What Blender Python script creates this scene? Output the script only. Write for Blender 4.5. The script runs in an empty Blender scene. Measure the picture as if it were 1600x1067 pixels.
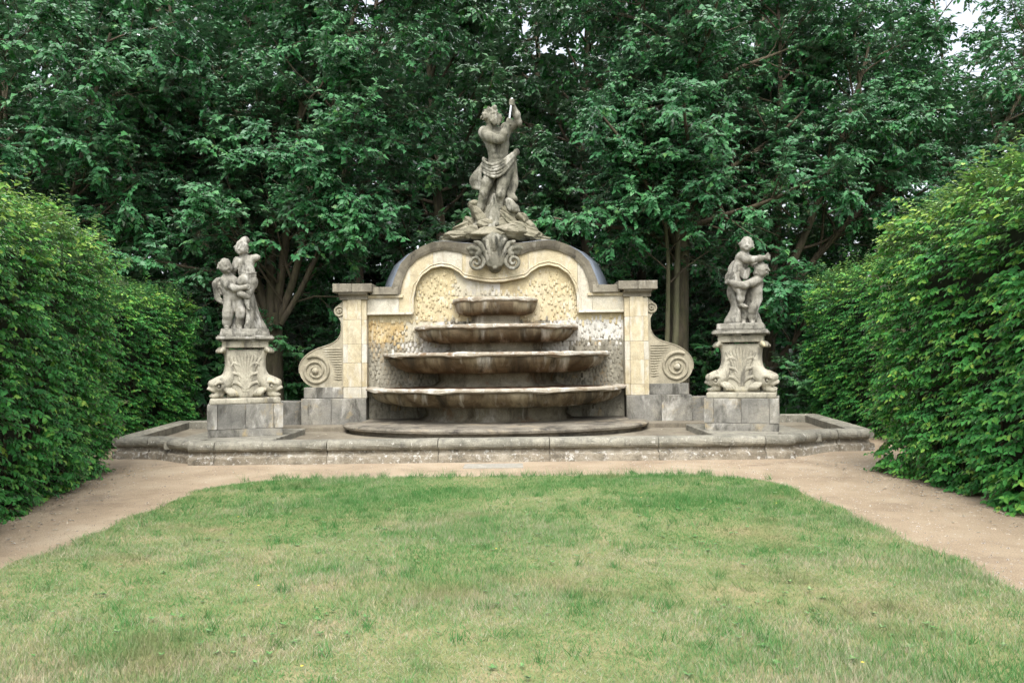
import bpy, bmesh, math, random
import numpy as np
from mathutils import Vector, Matrix, Euler
PI = math.pi
rad = math.radians
random.seed(7)
SC = bpy.context.scene
COL = SC.collection

# ------------------------------------------------------------------ camera, sky, sun, exposure
cam_d = bpy.data.cameras.new('camera')
cam_d.sensor_width = 36.0
cam_d.lens = 27.0
cam_d.clip_start = 0.05
cam_d.clip_end = 2000
cam = bpy.data.objects.new('camera', cam_d)
COL.objects.link(cam)
cam.matrix_world = (Matrix.Translation((0.35, 0, 1.65)) @ Matrix.Rotation(rad(90 + 1.36), 4, 'X')
                    @ Matrix.Rotation(rad(-0.65), 4, 'Z'))
SC.camera = cam

SUN_EL, SUN_AZ = 56.0, 182.0          # degrees; azimuth clockwise from +Y (behind the camera)
w = bpy.data.worlds.new('World')
SC.world = w
w.use_nodes = True
nt = w.node_tree
nt.nodes.clear()
sky = nt.nodes.new('ShaderNodeTexSky')
sky.sky_type = 'NISHITA'
sky.sun_disc = False
sky.sun_elevation = rad(SUN_EL)
sky.sun_rotation = rad(SUN_AZ)
sky.air_density = 1.0
sky.dust_density = 4.0
sky.ozone_density = 1.0
hs = nt.nodes.new('ShaderNodeHueSaturation')
hs.inputs['Saturation'].default_value = 0.32      # an overcast, milky sky
bg = nt.nodes.new('ShaderNodeBackground')
bg.inputs['Strength'].default_value = 0.15
wo = nt.nodes.new('ShaderNodeOutputWorld')
nt.links.new(sky.outputs[0], hs.inputs['Color'])
nt.links.new(hs.outputs[0], bg.inputs['Color'])
nt.links.new(bg.outputs[0], wo.inputs['Surface'])

sun_d = bpy.data.lights.new('sun', 'SUN')
sun_d.energy = 1.15
sun_d.angle = rad(35)
sun_d.color = (1.0, 0.98, 0.95)
sun = bpy.data.objects.new('sun', sun_d)
COL.objects.link(sun)
_sd = Vector((math.sin(rad(SUN_AZ)) * math.cos(rad(SUN_EL)), math.cos(rad(SUN_AZ)) * math.cos(rad(SUN_EL)), math.sin(rad(SUN_EL))))
sun.rotation_euler = _sd.to_track_quat('Z', 'Y').to_euler()
sun.location = (0, 0, 30)

SC.view_settings.view_transform = 'Standard'
SC.view_settings.look = 'None'
SC.view_settings.exposure = 1.45
SC.view_settings.gamma = 1.0
SC.render.engine = 'CYCLES'
SC.render.resolution_x, SC.render.resolution_y = 1024, 682
SC.cycles.max_bounces = 4
SC.cycles.diffuse_bounces = 3
SC.cycles.transmission_bounces = 3

# ------------------------------------------------------------------ object helpers
def tag(o, label, cat, group=None):
    o['label'] = label
    o['category'] = cat
    if group:
        o['group'] = group
    return o

def thing(name, label, cat, loc, group=None):
    o = bpy.data.objects.new(name, None)
    COL.objects.link(o)
    o.location = loc
    o.empty_display_size = 0.3
    return tag(o, label, cat, group)

def root_loc(p):
    t = Vector((0, 0, 0))
    while p is not None:
        t = t + Vector(p.location)
        p = p.parent
    return t

def link(name, me, mat, parent=None, loc=None):
    """Mesh in world coordinates under a thing (or part); the object's origin moves to loc."""
    o = bpy.data.objects.new(name, me)
    COL.objects.link(o)
    if mat is not None and not me.materials:
        me.materials.append(mat)
    if parent is not None:
        o.parent = parent
        if parent.parent is None:
            o.matrix_parent_inverse = Matrix.Translation(-root_loc(parent))
    return o

def struct(o):
    o['kind'] = 'structure'
    return o

def np_mesh(name, V, loops, starts, smooth=False, attr=None):
    me = bpy.data.meshes.new(name)
    V = np.asarray(V, dtype=np.float32)
    me.vertices.add(len(V))
    me.vertices.foreach_set('co', V.ravel())
    loops = np.asarray(loops, dtype=np.int32).ravel()
    me.loops.add(len(loops))
    me.loops.foreach_set('vertex_index', loops)
    me.polygons.add(len(starts))
    me.polygons.foreach_set('loop_start', np.asarray(starts, dtype=np.int32))
    if smooth:
        me.polygons.foreach_set('use_smooth', np.ones(len(starts), dtype=bool))
    me.update(calc_edges=True)
    if attr is not None:
        a = me.attributes.new('tint', 'FLOAT', 'POINT')
        a.data.foreach_set('value', np.asarray(attr, dtype=np.float32))
    return me

def quads(name, V, Q, smooth=False, attr=None):
    Q = np.asarray(Q, dtype=np.int32)
    return np_mesh(name, V, Q, np.arange(len(Q)) * Q.shape[1], smooth, attr)

def pymesh(name, V, F, smooth=False):
    me = bpy.data.meshes.new(name)
    me.from_pydata([tuple(v) for v in V], [], F)
    me.update()
    if smooth:
        me.polygons.foreach_set('use_smooth', [True] * len(me.polygons))
    bm = bmesh.new(); bm.from_mesh(me)
    bmesh.ops.recalc_face_normals(bm, faces=bm.faces)
    bm.to_mesh(me); bm.free()
    return me

def box(name, lo, hi, bev=0.012, jitter=0.0, taper=None):
    bm = bmesh.new()
    bmesh.ops.create_cube(bm, size=1)
    lo = Vector(lo); hi = Vector(hi)
    c = (lo + hi) / 2; s = hi - lo
    for v in bm.verts:
        f = 1.0
        if taper and v.co.z > 0:
            f = taper
        v.co = Vector((c.x + v.co.x * s.x * f, c.y + v.co.y * s.y * f, c.z + v.co.z * s.z))
    if bev:
        bmesh.ops.bevel(bm, geom=bm.edges[:], offset=min(bev, min(s) * 0.3), segments=2, profile=0.6, affect='EDGES')
    if jitter:
        for v in bm.verts:
            v.co += Vector((random.uniform(-1, 1), random.uniform(-1, 1), random.uniform(-1, 1))) * jitter
    me = bpy.data.meshes.new(name)
    bm.to_mesh(me); bm.free()
    return me

def sweep(name, prof, path, smooth=False, jitter=0.0, rs=None):
    """Closed profile [(outward, z)] along an open XY path; outward is to the right of travel."""
    n = len(path); m = len(prof)
    V = []; F = []
    P = [Vector((p[0], p[1])) for p in path]
    for i in range(n):
        a = (P[i] - P[i - 1]).normalized() if i > 0 else None
        b = (P[i + 1] - P[i]).normalized() if i < n - 1 else None
        if a is None: t = b; k = 1
        elif b is None: t = a; k = 1
        else:
            t = (a + b).normalized(); k = 1 / max(0.4, t.dot(b))
        nn = Vector((t.y, -t.x)) * k
        for (u, z) in prof:
            q = P[i] + nn * u
            j = (rs.uniform(-jitter, jitter) if rs else 0)
            V.append((q.x + j, q.y + j, z + j * 0.7))
    for i in range(n - 1):
        for j in range(m):
            k = (j + 1) % m
            F.append((i * m + j, i * m + k, (i + 1) * m + k, (i + 1) * m + j))
    F.append(tuple(range(m - 1, -1, -1)))
    F.append(tuple((n - 1) * m + j for j in range(m)))
    return pymesh(name, V, F, smooth)

def strip_block(name, xs, zlo, zhi, y0, y1):
    """Block whose lower and upper edges follow functions of x, from y0 (front) to y1."""
    V = []; F = []
    n = len(xs)
    for x in xs:
        a = zlo(x); b = max(zhi(x), a + 0.002)
        V += [(x, y0, a), (x, y0, b), (x, y1, b), (x, y1, a)]
    for i in range(n - 1):
        o = i * 4; p = o + 4
        for j in range(4):
            k = (j + 1) % 4
            F.append((o + j, o + k, p + k, p + j))
    F.append((0, 1, 2, 3)); F.append(((n - 1) * 4 + 3, (n - 1) * 4 + 2, (n - 1) * 4 + 1, (n - 1) * 4))
    return pymesh(name, V, F)

def tube_np(pts, rads, sides):
    """verts, quads for one tube"""
    pts = np.asarray(pts, float); n = len(pts)
    T = np.gradient(pts, axis=0)
    T /= np.linalg.norm(T, axis=1)[:, None] + 1e-9
    ref = np.array([0.31, 0.17, 0.93]) if abs(T[0, 2]) < 0.8 else np.array([0.95, 0.2, 0.1])
    A = np.cross(T, ref); A /= np.linalg.norm(A, axis=1)[:, None] + 1e-9
    B = np.cross(T, A)
    th = np.arange(sides) / sides * 2 * PI
    V = pts[:, None, :] + np.asarray(rads)[:, None, None] * (np.cos(th)[None, :, None] * A[:, None, :] + np.sin(th)[None, :, None] * B[:, None, :])
    idx = np.arange(n * sides).reshape(n, sides)
    Q = np.stack([idx[:-1], np.roll(idx, -1, 1)[:-1], np.roll(idx, -1, 1)[1:], idx[1:]], -1).reshape(-1, 4)
    return V.reshape(-1, 3), Q

def tubes_mesh(name, lst, smooth=True):
    Vs = []; Qs = []; o = 0
    for pts, rads, s in lst:
        v, q = tube_np(pts, rads, s)
        Vs.append(v); Qs.append(q + o); o += len(v)
    return quads(name, np.concatenate(Vs), np.concatenate(Qs), smooth)

# ------------------------------------------------------------------ implicit sculpting (for carved stone)
class Sculpt:
    def __init__(self, lo, hi, h):
        self.lo = np.array(lo, float); self.h = h
        self.n = np.ceil((np.array(hi) - self.lo) / h).astype(int) + 1
        self.ax = [self.lo[i] + np.arange(self.n[i]) * h for i in range(3)]
        self.d = np.full(self.n, 1.0, dtype=np.float32)
    def _sl(self, lo, hi):
        a = np.clip(np.floor((np.array(lo) - self.lo) / self.h).astype(int), 0, self.n)
        b = np.clip(np.ceil((np.array(hi) - self.lo) / self.h).astype(int) + 1, 0, self.n)
        return tuple(slice(a[i], b[i]) for i in range(3))
    def _apply(self, sl, f, k, sub):
        a = self.d[sl]
        if sub:
            hh = np.maximum(k - np.abs(a + f), 0) / k
            self.d[sl] = np.maximum(a, -f) + hh * hh * k / 4
        else:
            hh = np.maximum(k - np.abs(a - f), 0) / k
            self.d[sl] = np.minimum(a, f) - hh * hh * k / 4
    def cap(self, a, b, ra, rb=None, k=0.05, sub=False):
        rb = ra if rb is None else rb
        a = np.array(a, float); b = np.array(b, float)
        m = max(ra, rb) + k + 0.04
        sl = self._sl(np.minimum(a, b) - m, np.maximum(a, b) + m)
        X, Y, Z = np.meshgrid(self.ax[0][sl[0]], self.ax[1][sl[1]], self.ax[2][sl[2]], indexing='ij')
        if X.size == 0: return
        ba = b - a; L = max(ba @ ba, 1e-9)
        t = np.clip(((X - a[0]) * ba[0] + (Y - a[1]) * ba[1] + (Z - a[2]) * ba[2]) / L, 0, 1)
        d = np.sqrt((X - a[0] - t * ba[0]) ** 2 + (Y - a[1] - t * ba[1]) ** 2 + (Z - a[2] - t * ba[2]) ** 2) - (ra + (rb - ra) * t)
        self._apply(sl, d, k, sub)
    def chain(self, pts, k=0.04, sub=False):
        for p, q in zip(pts[:-1], pts[1:]):
            self.cap(p[:3], q[:3], p[3], q[3], k, sub)
    def curve(self, pts, k=0.03, n=6, sub=False):
        """smooth chain through points (x,y,z,r)"""
        P = np.array(pts, float); out = []
        for i in range(len(P) - 1):
            p0 = P[max(i - 1, 0)]; p1 = P[i]; p2 = P[i + 1]; p3 = P[min(i + 2, len(P) - 1)]
            for t in np.arange(n) / n:
                out.append(0.5 * ((2 * p1) + (-p0 + p2) * t + (2 * p0 - 5 * p1 + 4 * p2 - p3) * t * t + (-p0 + 3 * p1 - 3 * p2 + p3) * t ** 3))
        out.append(P[-1])
        self.chain([tuple(o) for o in out], k, sub)
    def ell(self, c, r, rot=(0, 0, 0), k=0.05, sub=False):
        c = np.array(c, float); r = np.array(r, float)
        m = r.max() + k + 0.04
        sl = self._sl(c - m, c + m)
        X, Y, Z = np.meshgrid(self.ax[0][sl[0]] - c[0], self.ax[1][sl[1]] - c[1], self.ax[2][sl[2]] - c[2], indexing='ij')
        if X.size == 0: return
        R = np.array(Euler([rad(a) for a in rot]).to_matrix().transposed())
        x = R[0, 0] * X + R[0, 1] * Y + R[0, 2] * Z
        y = R[1, 0] * X + R[1, 1] * Y + R[1, 2] * Z
        z = R[2, 0] * X + R[2, 1] * Y + R[2, 2] * Z
        k0 = np.sqrt((x / r[0]) ** 2 + (y / r[1]) ** 2 + (z / r[2]) ** 2)
        k1 = np.sqrt((x / r[0] ** 2) ** 2 + (y / r[1] ** 2) ** 2 + (z / r[2] ** 2) ** 2) + 1e-6
        self._apply(sl, k0 * (k0 - 1) / k1, k, sub)
    def box(self, c, hlf, rot=(0, 0, 0), rnd=0.02, k=0.03, sub=False):
        c = np.array(c, float); hlf = np.array(hlf, float)
        m = np.linalg.norm(hlf) + k + 0.04
        sl = self._sl(c - m, c + m)
        X, Y, Z = np.meshgrid(self.ax[0][sl[0]] - c[0], self.ax[1][sl[1]] - c[1], self.ax[2][sl[2]] - c[2], indexing='ij')
        if X.size == 0: return
        R = np.array(Euler([rad(a) for a in rot]).to_matrix().transposed())
        q = [np.abs(R[i, 0] * X + R[i, 1] * Y + R[i, 2] * Z) - hlf[i] + rnd for i in range(3)]
        d = np.sqrt(sum(np.maximum(v, 0) ** 2 for v in q)) + np.minimum(np.maximum(np.maximum(q[0], q[1]), q[2]), 0) - rnd
        self._apply(sl, d, k, sub)
    def mesh(self, name, origin=(0, 0, 0), rough=0.0):
        d = self.d
        if rough:
            X, Y, Z = np.meshgrid(*self.ax, indexing='ij')
            d = d + (rough * (np.sin(X * 37 + 2 * np.sin(Z * 23)) * np.sin(Y * 41 + 1.3) * np.sin(Z * 33 + 2 * np.sin(X * 19)))).astype(np.float32)
        d = np.pad(d, 1, constant_values=1.0)
        n = d.shape
        s = d < 0
        cs = tuple(k - 1 for k in n)
        cnt = np.zeros(cs, np.int16)
        for i in (0, 1):
            for j in (0, 1):
                for k in (0, 1):
                    cnt += s[i:i + cs[0], j:j + cs[1], k:k + cs[2]]
        act = (cnt > 0) & (cnt < 8)
        I = np.argwhere(act)
        acc = np.zeros((len(I), 3)); num = np.zeros(len(I))
        C = [(i, j, k) for i in (0, 1) for j in (0, 1) for k in (0, 1)]
        for a in C:
            for ax in range(3):
                if a[ax]: continue
                b = list(a); b[ax] = 1
                da = d[I[:, 0] + a[0], I[:, 1] + a[1], I[:, 2] + a[2]]
                db = d[I[:, 0] + b[0], I[:, 1] + b[1], I[:, 2] + b[2]]
                cr = (da < 0) != (db < 0)
                t = np.where(cr, da / (da - db + 1e-12), 0)
                p = np.tile(np.array(a, float), (len(I), 1)); p[:, ax] += t
                acc[cr] += p[cr]; num[cr] += 1
        V = (I + acc / num[:, None] - 1) * self.h + self.lo + np.array(origin)
        idx = np.full(cs, -1, np.int32)
        idx[act] = np.arange(len(I))
        Q = []
        for ax in range(3):
            o1, o2 = [(1, 2), (2, 0), (0, 1)][ax]
            A = s.take(range(0, n[ax] - 1), ax); B = s.take(range(1, n[ax]), ax)
            E = np.argwhere(A != B)
            ok = (E[:, o1] > 0) & (E[:, o2] > 0) & (E[:, o1] < cs[o1]) & (E[:, o2] < cs[o2])
            E = E[ok]
            fl = A[E[:, 0], E[:, 1], E[:, 2]]
            def at(u, v):
                e = E.copy(); e[:, o1] -= u; e[:, o2] -= v
                return idx[e[:, 0], e[:, 1], e[:, 2]]
            q = np.stack([at(1, 1), at(0, 1), at(0, 0), at(1, 0)], -1)
            q[~fl] = q[~fl][:, ::-1]
            Q.append(q)
        return quads(name, V, np.concatenate(Q), smooth=True)

# ------------------------------------------------------------------ materials
class NT:
    def __init__(self, name):
        self.m = bpy.data.materials.new(name)
        self.m.use_nodes = True
        self.t = self.m.node_tree
        self.t.nodes.clear()
        self.out = self.n('ShaderNodeOutputMaterial')
    def n(self, typ, **kw):
        nd = self.t.nodes.new(typ)
        for k, v in kw.items():
            if k in nd.inputs and not hasattr(nd, k):
                nd.inputs[k].default_value = v
            else:
                setattr(nd, k, v)
        return nd
    def l(self, a, b):
        self.t.links.new(a, b)
    def noise(self, vec, scale, detail=5, rough=0.6, dist=0.0):
        nd = self.n('ShaderNodeTexNoise')
        nd.inputs['Scale'].default_value = scale
        nd.inputs['Detail'].default_value = detail
        nd.inputs['Roughness'].default_value = rough
        nd.inputs['Distortion'].default_value = dist
        self.l(vec, nd.inputs['Vector'])
        return nd.outputs['Fac']
    def ramp(self, fac, stops):
        nd = self.n('ShaderNodeValToRGB')
        e = nd.color_ramp.elements
        while len(e) < len(stops): e.new(0.5)
        for i, (p, c) in enumerate(stops):
            e[i].position = p
            e[i].color = (c[0], c[1], c[2], 1) if hasattr(c, '__len__') else (c, c, c, 1)
        self.l(fac, nd.inputs['Fac'])
        return nd.outputs['Color']
    def mix(self, fac, a, b, mode='MIX'):
        nd = self.n('ShaderNodeMix', data_type='RGBA', blend_type=mode)
        for sck, v in ((nd.inputs[0], fac), (nd.inputs[6], a), (nd.inputs[7], b)):
            if hasattr(v, 'is_linked'): self.l(v, sck)
            elif hasattr(v, '__len__'): sck.default_value = (v[0], v[1], v[2], 1)
            else: sck.default_value = v
        return nd.outputs[2]
    def mapping(self, vec, scale=(1, 1, 1), loc=(0, 0, 0)):
        nd = self.n('ShaderNodeMapping')
        nd.inputs['Scale'].default_value = scale
        nd.inputs['Location'].default_value = loc
        self.l(vec, nd.inputs['Vector'])
        return nd.outputs[0]
    def math(self, op, a, b=0.0):
        nd = self.n('ShaderNodeMath', operation=op)
        for sck, v in ((nd.inputs[0], a), (nd.inputs[1], b)):
            if hasattr(v, 'is_linked'): self.l(v, sck)
            else: sck.default_value = v
        return nd.outputs[0]

def stone(name, cols, scale=1.3, streaks=(), lichen=None, spots=None, bump=0.25, fine=45, rough=0.88, seed=0.0, bdist=0.012):
    """cols: 2-4 colours of the stone; streaks: (colour, amount 0-1, xy scale, z scale) runs down the face; lichen: (colour, threshold, scale)"""
    K_ = 0.80
    dim = lambda q: tuple(v * K_ for v in q)
    cols = [dim(q) for q in cols]
    streaks = [(dim(q[0]),) + tuple(q[1:]) for q in streaks]
    lichen = [(dim(q[0]),) + tuple(q[1:]) for q in (lichen or ())]
    N = NT(name)
    tc = N.n('ShaderNodeTexCoord')
    oi = N.n('ShaderNodeObjectInfo')
    off = N.n('ShaderNodeVectorMath', operation='MULTIPLY_ADD')
    N.l(oi.outputs['Random'], off.inputs[0])
    off.inputs[1].default_value = (37.0, 11.0, 23.0)
    N.l(tc.outputs['Object'], off.inputs[2])
    P = N.mapping(off.outputs[0], loc=(seed * 3.1, seed * 1.7, seed * 2.3))
    n1 = N.noise(P, scale, 7, 0.65, 0.4)
    k = len(cols)
    c = N.ramp(n1, [(0.30 + 0.40 * i / (k - 1), cols[i]) for i in range(k)])
    nf = N.noise(P, fine, 4, 0.7)
    c = N.mix(1.0, c, N.ramp(nf, [(0.25, 0.68), (0.75, 1.22)]), 'MULTIPLY')
    n2 = N.noise(P, 7.0, 5, 0.7)
    c = N.mix(1.0, c, N.ramp(n2, [(0.3, 0.78), (0.7, 1.12)]), 'MULTIPLY')
    for i, (sc, amt, sx, sz) in enumerate(streaks):
        ms = N.mapping(P, scale=(sx, sx, sz) if not hasattr(sx, '__len__') else (sx[0], sx[1], sz), loc=(i * 5.3, i * 2.1, i * 9.7))
        ns = N.noise(ms, 1.0, 6, 0.68, 0.3)
        f = N.ramp(ns, [(0.63 - 0.25 * amt, 0.0), (0.76 - 0.25 * amt, min(0.95, 0.65 + 0.6 * amt))])
        c = N.mix(f, c, sc)
    for it in (lichen or ()):
        lc, th, ls = it
        nl = N.noise(P, ls, 6, 0.75, 0.2)
        c = N.mix(N.ramp(nl, [(th, 0.0), (th + 0.06, 0.85)]), c, lc)
    b = N.n('ShaderNodeBsdfPrincipled')
    b.inputs['Roughness'].default_value = rough
    b.inputs['Specular IOR Level'].default_value = 0.25
    N.l(c, b.inputs['Base Color'])
    bp = N.n('ShaderNodeBump')
    bp.inputs['Strength'].default_value = bump * 2.2
    bp.inputs['Distance'].default_value = bdist
    hsum = N.math('ADD', N.math('MULTIPLY', nf, 0.5), N.math('ADD', n2, N.math('MULTIPLY', n1, 0.6)))
    N.l(hsum, bp.inputs['Height'])
    N.l(bp.outputs[0], b.inputs['Normal'])
    N.l(b.outputs[0], N.out.inputs[0])
    return N.m

WHITE = (0.62, 0.60, 0.54)
DARK = (0.055, 0.05, 0.042)
OCH = (0.50, 0.33, 0.12)
m_yellow = stone('yellow_sandstone', [(0.48, 0.40, 0.24), (0.59, 0.51, 0.34), (0.66, 0.60, 0.44)], 1.1,
                 streaks=[((0.67, 0.64, 0.56), 0.42, 2.6, 0.8), ((0.33, 0.28, 0.19), 0.24, 3, 0.9)])
m_pale = stone('pale_sandstone', [(0.52, 0.47, 0.34), (0.62, 0.58, 0.47), (0.70, 0.67, 0.58)], 1.1,
               streaks=[((0.34, 0.30, 0.22), 0.2, 6, 0.8), (OCH, 0.06, 3, 0.8)])
m_panel = stone('carved_panel_stone', [(0.44, 0.40, 0.29), (0.58, 0.53, 0.39), (0.66, 0.61, 0.48)], 0.8,
                streaks=[((0.56, 0.42, 0.20), 0.24, 0.9, 0.7), ((0.68, 0.66, 0.61), 0.46, 1.8, 0.9), ((0.26, 0.24, 0.19), 0.42, 2.2, 0.9)], bump=0.25)
m_panel_y = stone('yellow_carved_panel', [(0.50, 0.41, 0.23), (0.60, 0.51, 0.31), (0.66, 0.58, 0.40)], 0.9, streaks=[((0.66, 0.63, 0.54), 0.22, 2.5, 1.2), ((0.33, 0.27, 0.17), 0.26, 3, 1.2)], bump=0.25)
m_panel_o = stone('ochre_stained_panel', [(0.34, 0.25, 0.12), (0.50, 0.36, 0.16), (0.58, 0.48, 0.29)], 2.0, streaks=[((0.60, 0.56, 0.44), 0.35, 2.5, 1.2), ((0.22, 0.17, 0.10), 0.38, 4, 1.5)], bump=0.3)
m_panel_w = stone('limewashed_panel', [(0.50, 0.48, 0.41), (0.62, 0.60, 0.53), (0.68, 0.66, 0.60)], 1.2, streaks=[((0.30, 0.28, 0.23), 0.30, 3.5, 1.2)], bump=0.25)
m_panel_g = stone('grimy_grey_panel', [(0.19, 0.175, 0.135), (0.31, 0.29, 0.225), (0.44, 0.41, 0.32)], 1.6, streaks=[((0.10, 0.09, 0.065), 0.44, 5, 1.0), ((0.42, 0.29, 0.13), 0.26, 2, 1), ((0.58, 0.56, 0.50), 0.25, 4, 1)], bump=0.35)
PANELS = [m_panel, m_panel_y, m_panel_o, m_panel_w, m_panel_g]
def panel_kind(x, z):
    if z > 2.50: return 1 if (x > 0.6 or x < -0.9) else 0
    if z > 2.06:
        if x < -1.9: return 2
        return 3 if x > 1.2 else (4 if abs(x) < 1.25 else 0)
    if z > 1.62: return 4 if (x < -2.0 or x > 1.6) else 3
    return 4
m_foot = stone('stained_shade_toned_bowl_foot', [(0.16, 0.14, 0.10), (0.27, 0.24, 0.17), (0.38, 0.34, 0.26)], 1.3,  # stained stone, base also darkened to carry the shadow under the bowls
               streaks=[((0.07, 0.055, 0.035), 0.46, (2.0, 0.8), 0.8), ((0.52, 0.49, 0.42), 0.3, (2.5, 0.8), 0.6), ((0.20, 0.09, 0.035), 0.25, 2, 1)], bump=0.35)
m_cope = stone('grey_coping_stone', [(0.15, 0.135, 0.105), (0.25, 0.225, 0.17), (0.36, 0.33, 0.25)], 1.8,
               streaks=[(DARK, 0.28, 6, 1.5), ((0.48, 0.46, 0.39), 0.2, 5, 1.5)], bump=0.35)
m_volute = stone('weathered_volute_stone', [(0.29, 0.26, 0.18), (0.40, 0.36, 0.26), (0.54, 0.48, 0.34)], 1.2,
                 streaks=[((0.60, 0.56, 0.45), 0.25, 4, 0.8), ((0.17, 0.15, 0.11), 0.15, 6, 1.0)], bump=0.3)
m_block = stone('grey_plinth_stone', [(0.16, 0.157, 0.14), (0.27, 0.26, 0.225), (0.39, 0.365, 0.295)], 1.3,
                streaks=[((0.44, 0.34, 0.17), 0.34, 1.4, 1.3), ((0.58, 0.56, 0.50), 0.34, 2.2, 1.0), ((0.07, 0.067, 0.055), 0.46, 2.8, 1.1)], bump=0.4)
m_rim = stone('lichened_rim_stone', [(0.17, 0.163, 0.13), (0.285, 0.27, 0.215), (0.39, 0.37, 0.295)], 2.2,
              streaks=[((0.13, 0.125, 0.105), 0.38, 7, 2.5)], lichen=[((0.58, 0.56, 0.50), 0.59, 18), ((0.09, 0.09, 0.075), 0.64, 10)], bump=0.5)
m_rimbase = stone('rough_base_course_stone', [(0.19, 0.16, 0.118), (0.32, 0.28, 0.21), (0.45, 0.41, 0.33)], 1.8,
                  streaks=[((0.12, 0.105, 0.08), 0.42, 4, 5)], lichen=[((0.63, 0.62, 0.57), 0.55, 13), ((0.09, 0.095, 0.05), 0.64, 6)], bump=0.9)
m_statue = stone('grey_statue_stone', [(0.11, 0.108, 0.084), (0.22, 0.21, 0.16), (0.37, 0.35, 0.28)], 2.4,
                 streaks=[((0.05, 0.05, 0.038), 0.50, 4, 1.6), ((0.50, 0.48, 0.41), 0.36, 3.5, 1.3)], bump=0.5, fine=55)
m_putto = stone('pale_grey_statue_stone', [(0.16, 0.15, 0.125), (0.30, 0.285, 0.235), (0.47, 0.45, 0.39)], 3.0,
                streaks=[((0.065, 0.062, 0.05), 0.48, 5, 2.0), ((0.58, 0.56, 0.50), 0.34, 4, 1.6)], bump=0.5, fine=55)
m_rock = stone('mossy_carved_rock', [(0.16, 0.15, 0.10), (0.26, 0.24, 0.17), (0.36, 0.33, 0.25)], 2.0,
               streaks=[((0.09, 0.09, 0.055), 0.35, 4, 2)], lichen=[((0.20, 0.21, 0.09), 0.64, 5)], bump=0.6)
m_bowl = stone('stained_bowl_stone', [(0.065, 0.045, 0.024), (0.14, 0.10, 0.055), (0.27, 0.215, 0.13)], 1.6,
               streaks=[((0.30, 0.25, 0.16), 0.6, (1.8, 0.5), 0.5), ((0.56, 0.53, 0.45), 0.40, (2.4, 0.6), 0.3), ((0.045, 0.036, 0.022), 0.52, (2.2, 0.6), 0.35)], bump=0.45, rough=0.75)
m_bowlrim = stone('limed_bowl_rim', [(0.28, 0.22, 0.15), (0.46, 0.41, 0.32), (0.60, 0.57, 0.50)], 2.0,
                  streaks=[((0.20, 0.12, 0.06), 0.36, 2.5, 3)], lichen=[((0.64, 0.63, 0.58), 0.55, 6)], bump=0.7)
m_debris = stone('rusty_silt', [(0.10, 0.045, 0.022), (0.18, 0.09, 0.045), (0.30, 0.24, 0.17)], 4.0, bump=0.9, rough=0.95)
m_platform = stone('dark_step_stone', [(0.12, 0.108, 0.085), (0.23, 0.205, 0.16), (0.34, 0.31, 0.245)], 1.8,
                   streaks=[(DARK, 0.42, 2.2, 4), ((0.36, 0.30, 0.21), 0.35, 1.5, 3)], lichen=[((0.56, 0.55, 0.50), 0.64, 16)], bump=0.6)
m_floor = stone('silty_basin_floor', [(0.15, 0.13, 0.098), (0.24, 0.21, 0.155), (0.32, 0.285, 0.215)], 1.4,
                streaks=[((0.14, 0.12, 0.09), 0.3, 3, 3)], bump=0.3)
m_ped = stone('dolphin_pedestal_stone', [(0.30, 0.275, 0.21), (0.46, 0.43, 0.335), (0.58, 0.54, 0.42)], 2.0,
              streaks=[((0.14, 0.13, 0.105), 0.44, 5, 2.0), ((0.56, 0.48, 0.29), 0.22, 3, 1)], bump=0.35)
m_slab = stone('pale_ground_slab', [(0.34, 0.32, 0.27), (0.42, 0.40, 0.34)], 3.0, bump=0.15)

def simple(name, col, rough=0.5, metal=0.0, var=0.25, scale=6):
    N = NT(name)
    tc = N.n('ShaderNodeTexCoord')
    n1 = N.noise(tc.outputs['Object'], scale, 5, 0.65)
    c = N.mix(1.0, col, N.ramp(n1, [(0.3, 1 - var), (0.7, 1 + var)]), 'MULTIPLY')
    b = N.n('ShaderNodeBsdfPrincipled')
    b.inputs['Roughness'].default_value = rough
    b.inputs['Metallic'].default_value = metal
    N.l(c, b.inputs['Base Color'])
    bp = N.n('ShaderNodeBump'); bp.inputs['Strength'].default_value = 0.25; bp.inputs['Distance'].default_value = 0.01
    N.l(n1, bp.inputs['Height']); N.l(bp.outputs[0], b.inputs['Normal'])
    N.l(b.outputs[0], N.out.inputs[0])
    return N.m
m_lead = simple('lead_sheet', (0.15, 0.17, 0.20), 0.45, 0.3, 0.35, 4)
m_metal = simple('bright_staff_metal', (0.55, 0.56, 0.58), 0.35, 0.6, 0.15)

def bark(name, c1, c2):
    N = NT(name)
    tc = N.n('ShaderNodeTexCoord')
    n1 = N.noise(N.mapping(tc.outputs['Object'], scale=(14, 14, 2.2)), 1.0, 6, 0.7, 0.5)
    n2 = N.noise(tc.outputs['Object'], 1.3, 4, 0.6)
    c = N.mix(N.ramp(n2, [(0.35, 0.0), (0.65, 1.0)]), N.ramp(n1, [(0.3, c1), (0.7, c2)]), N.ramp(n1, [(0.3, tuple(v * 0.7 for v in c1)), (0.7, (c2[0] * 0.75, c2[1] * 0.9, c2[2] * 0.6))]))
    b = N.n('ShaderNodeBsdfPrincipled'); b.inputs['Roughness'].default_value = 0.9
    N.l(c, b.inputs['Base Color'])
    bp = N.n('ShaderNodeBump'); bp.inputs['Strength'].default_value = 0.9; bp.inputs['Distance'].default_value = 0.03
    N.l(n1, bp.inputs['Height']); N.l(bp.outputs[0], b.inputs['Normal'])
    N.l(b.outputs[0], N.out.inputs[0])
    return N.m
m_bark = bark('grey_brown_bark', (0.04, 0.031, 0.022), (0.145, 0.112, 0.076))
m_bark2 = bark('smooth_olive_bark', (0.085, 0.078, 0.045), (0.165, 0.15, 0.088))
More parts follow.
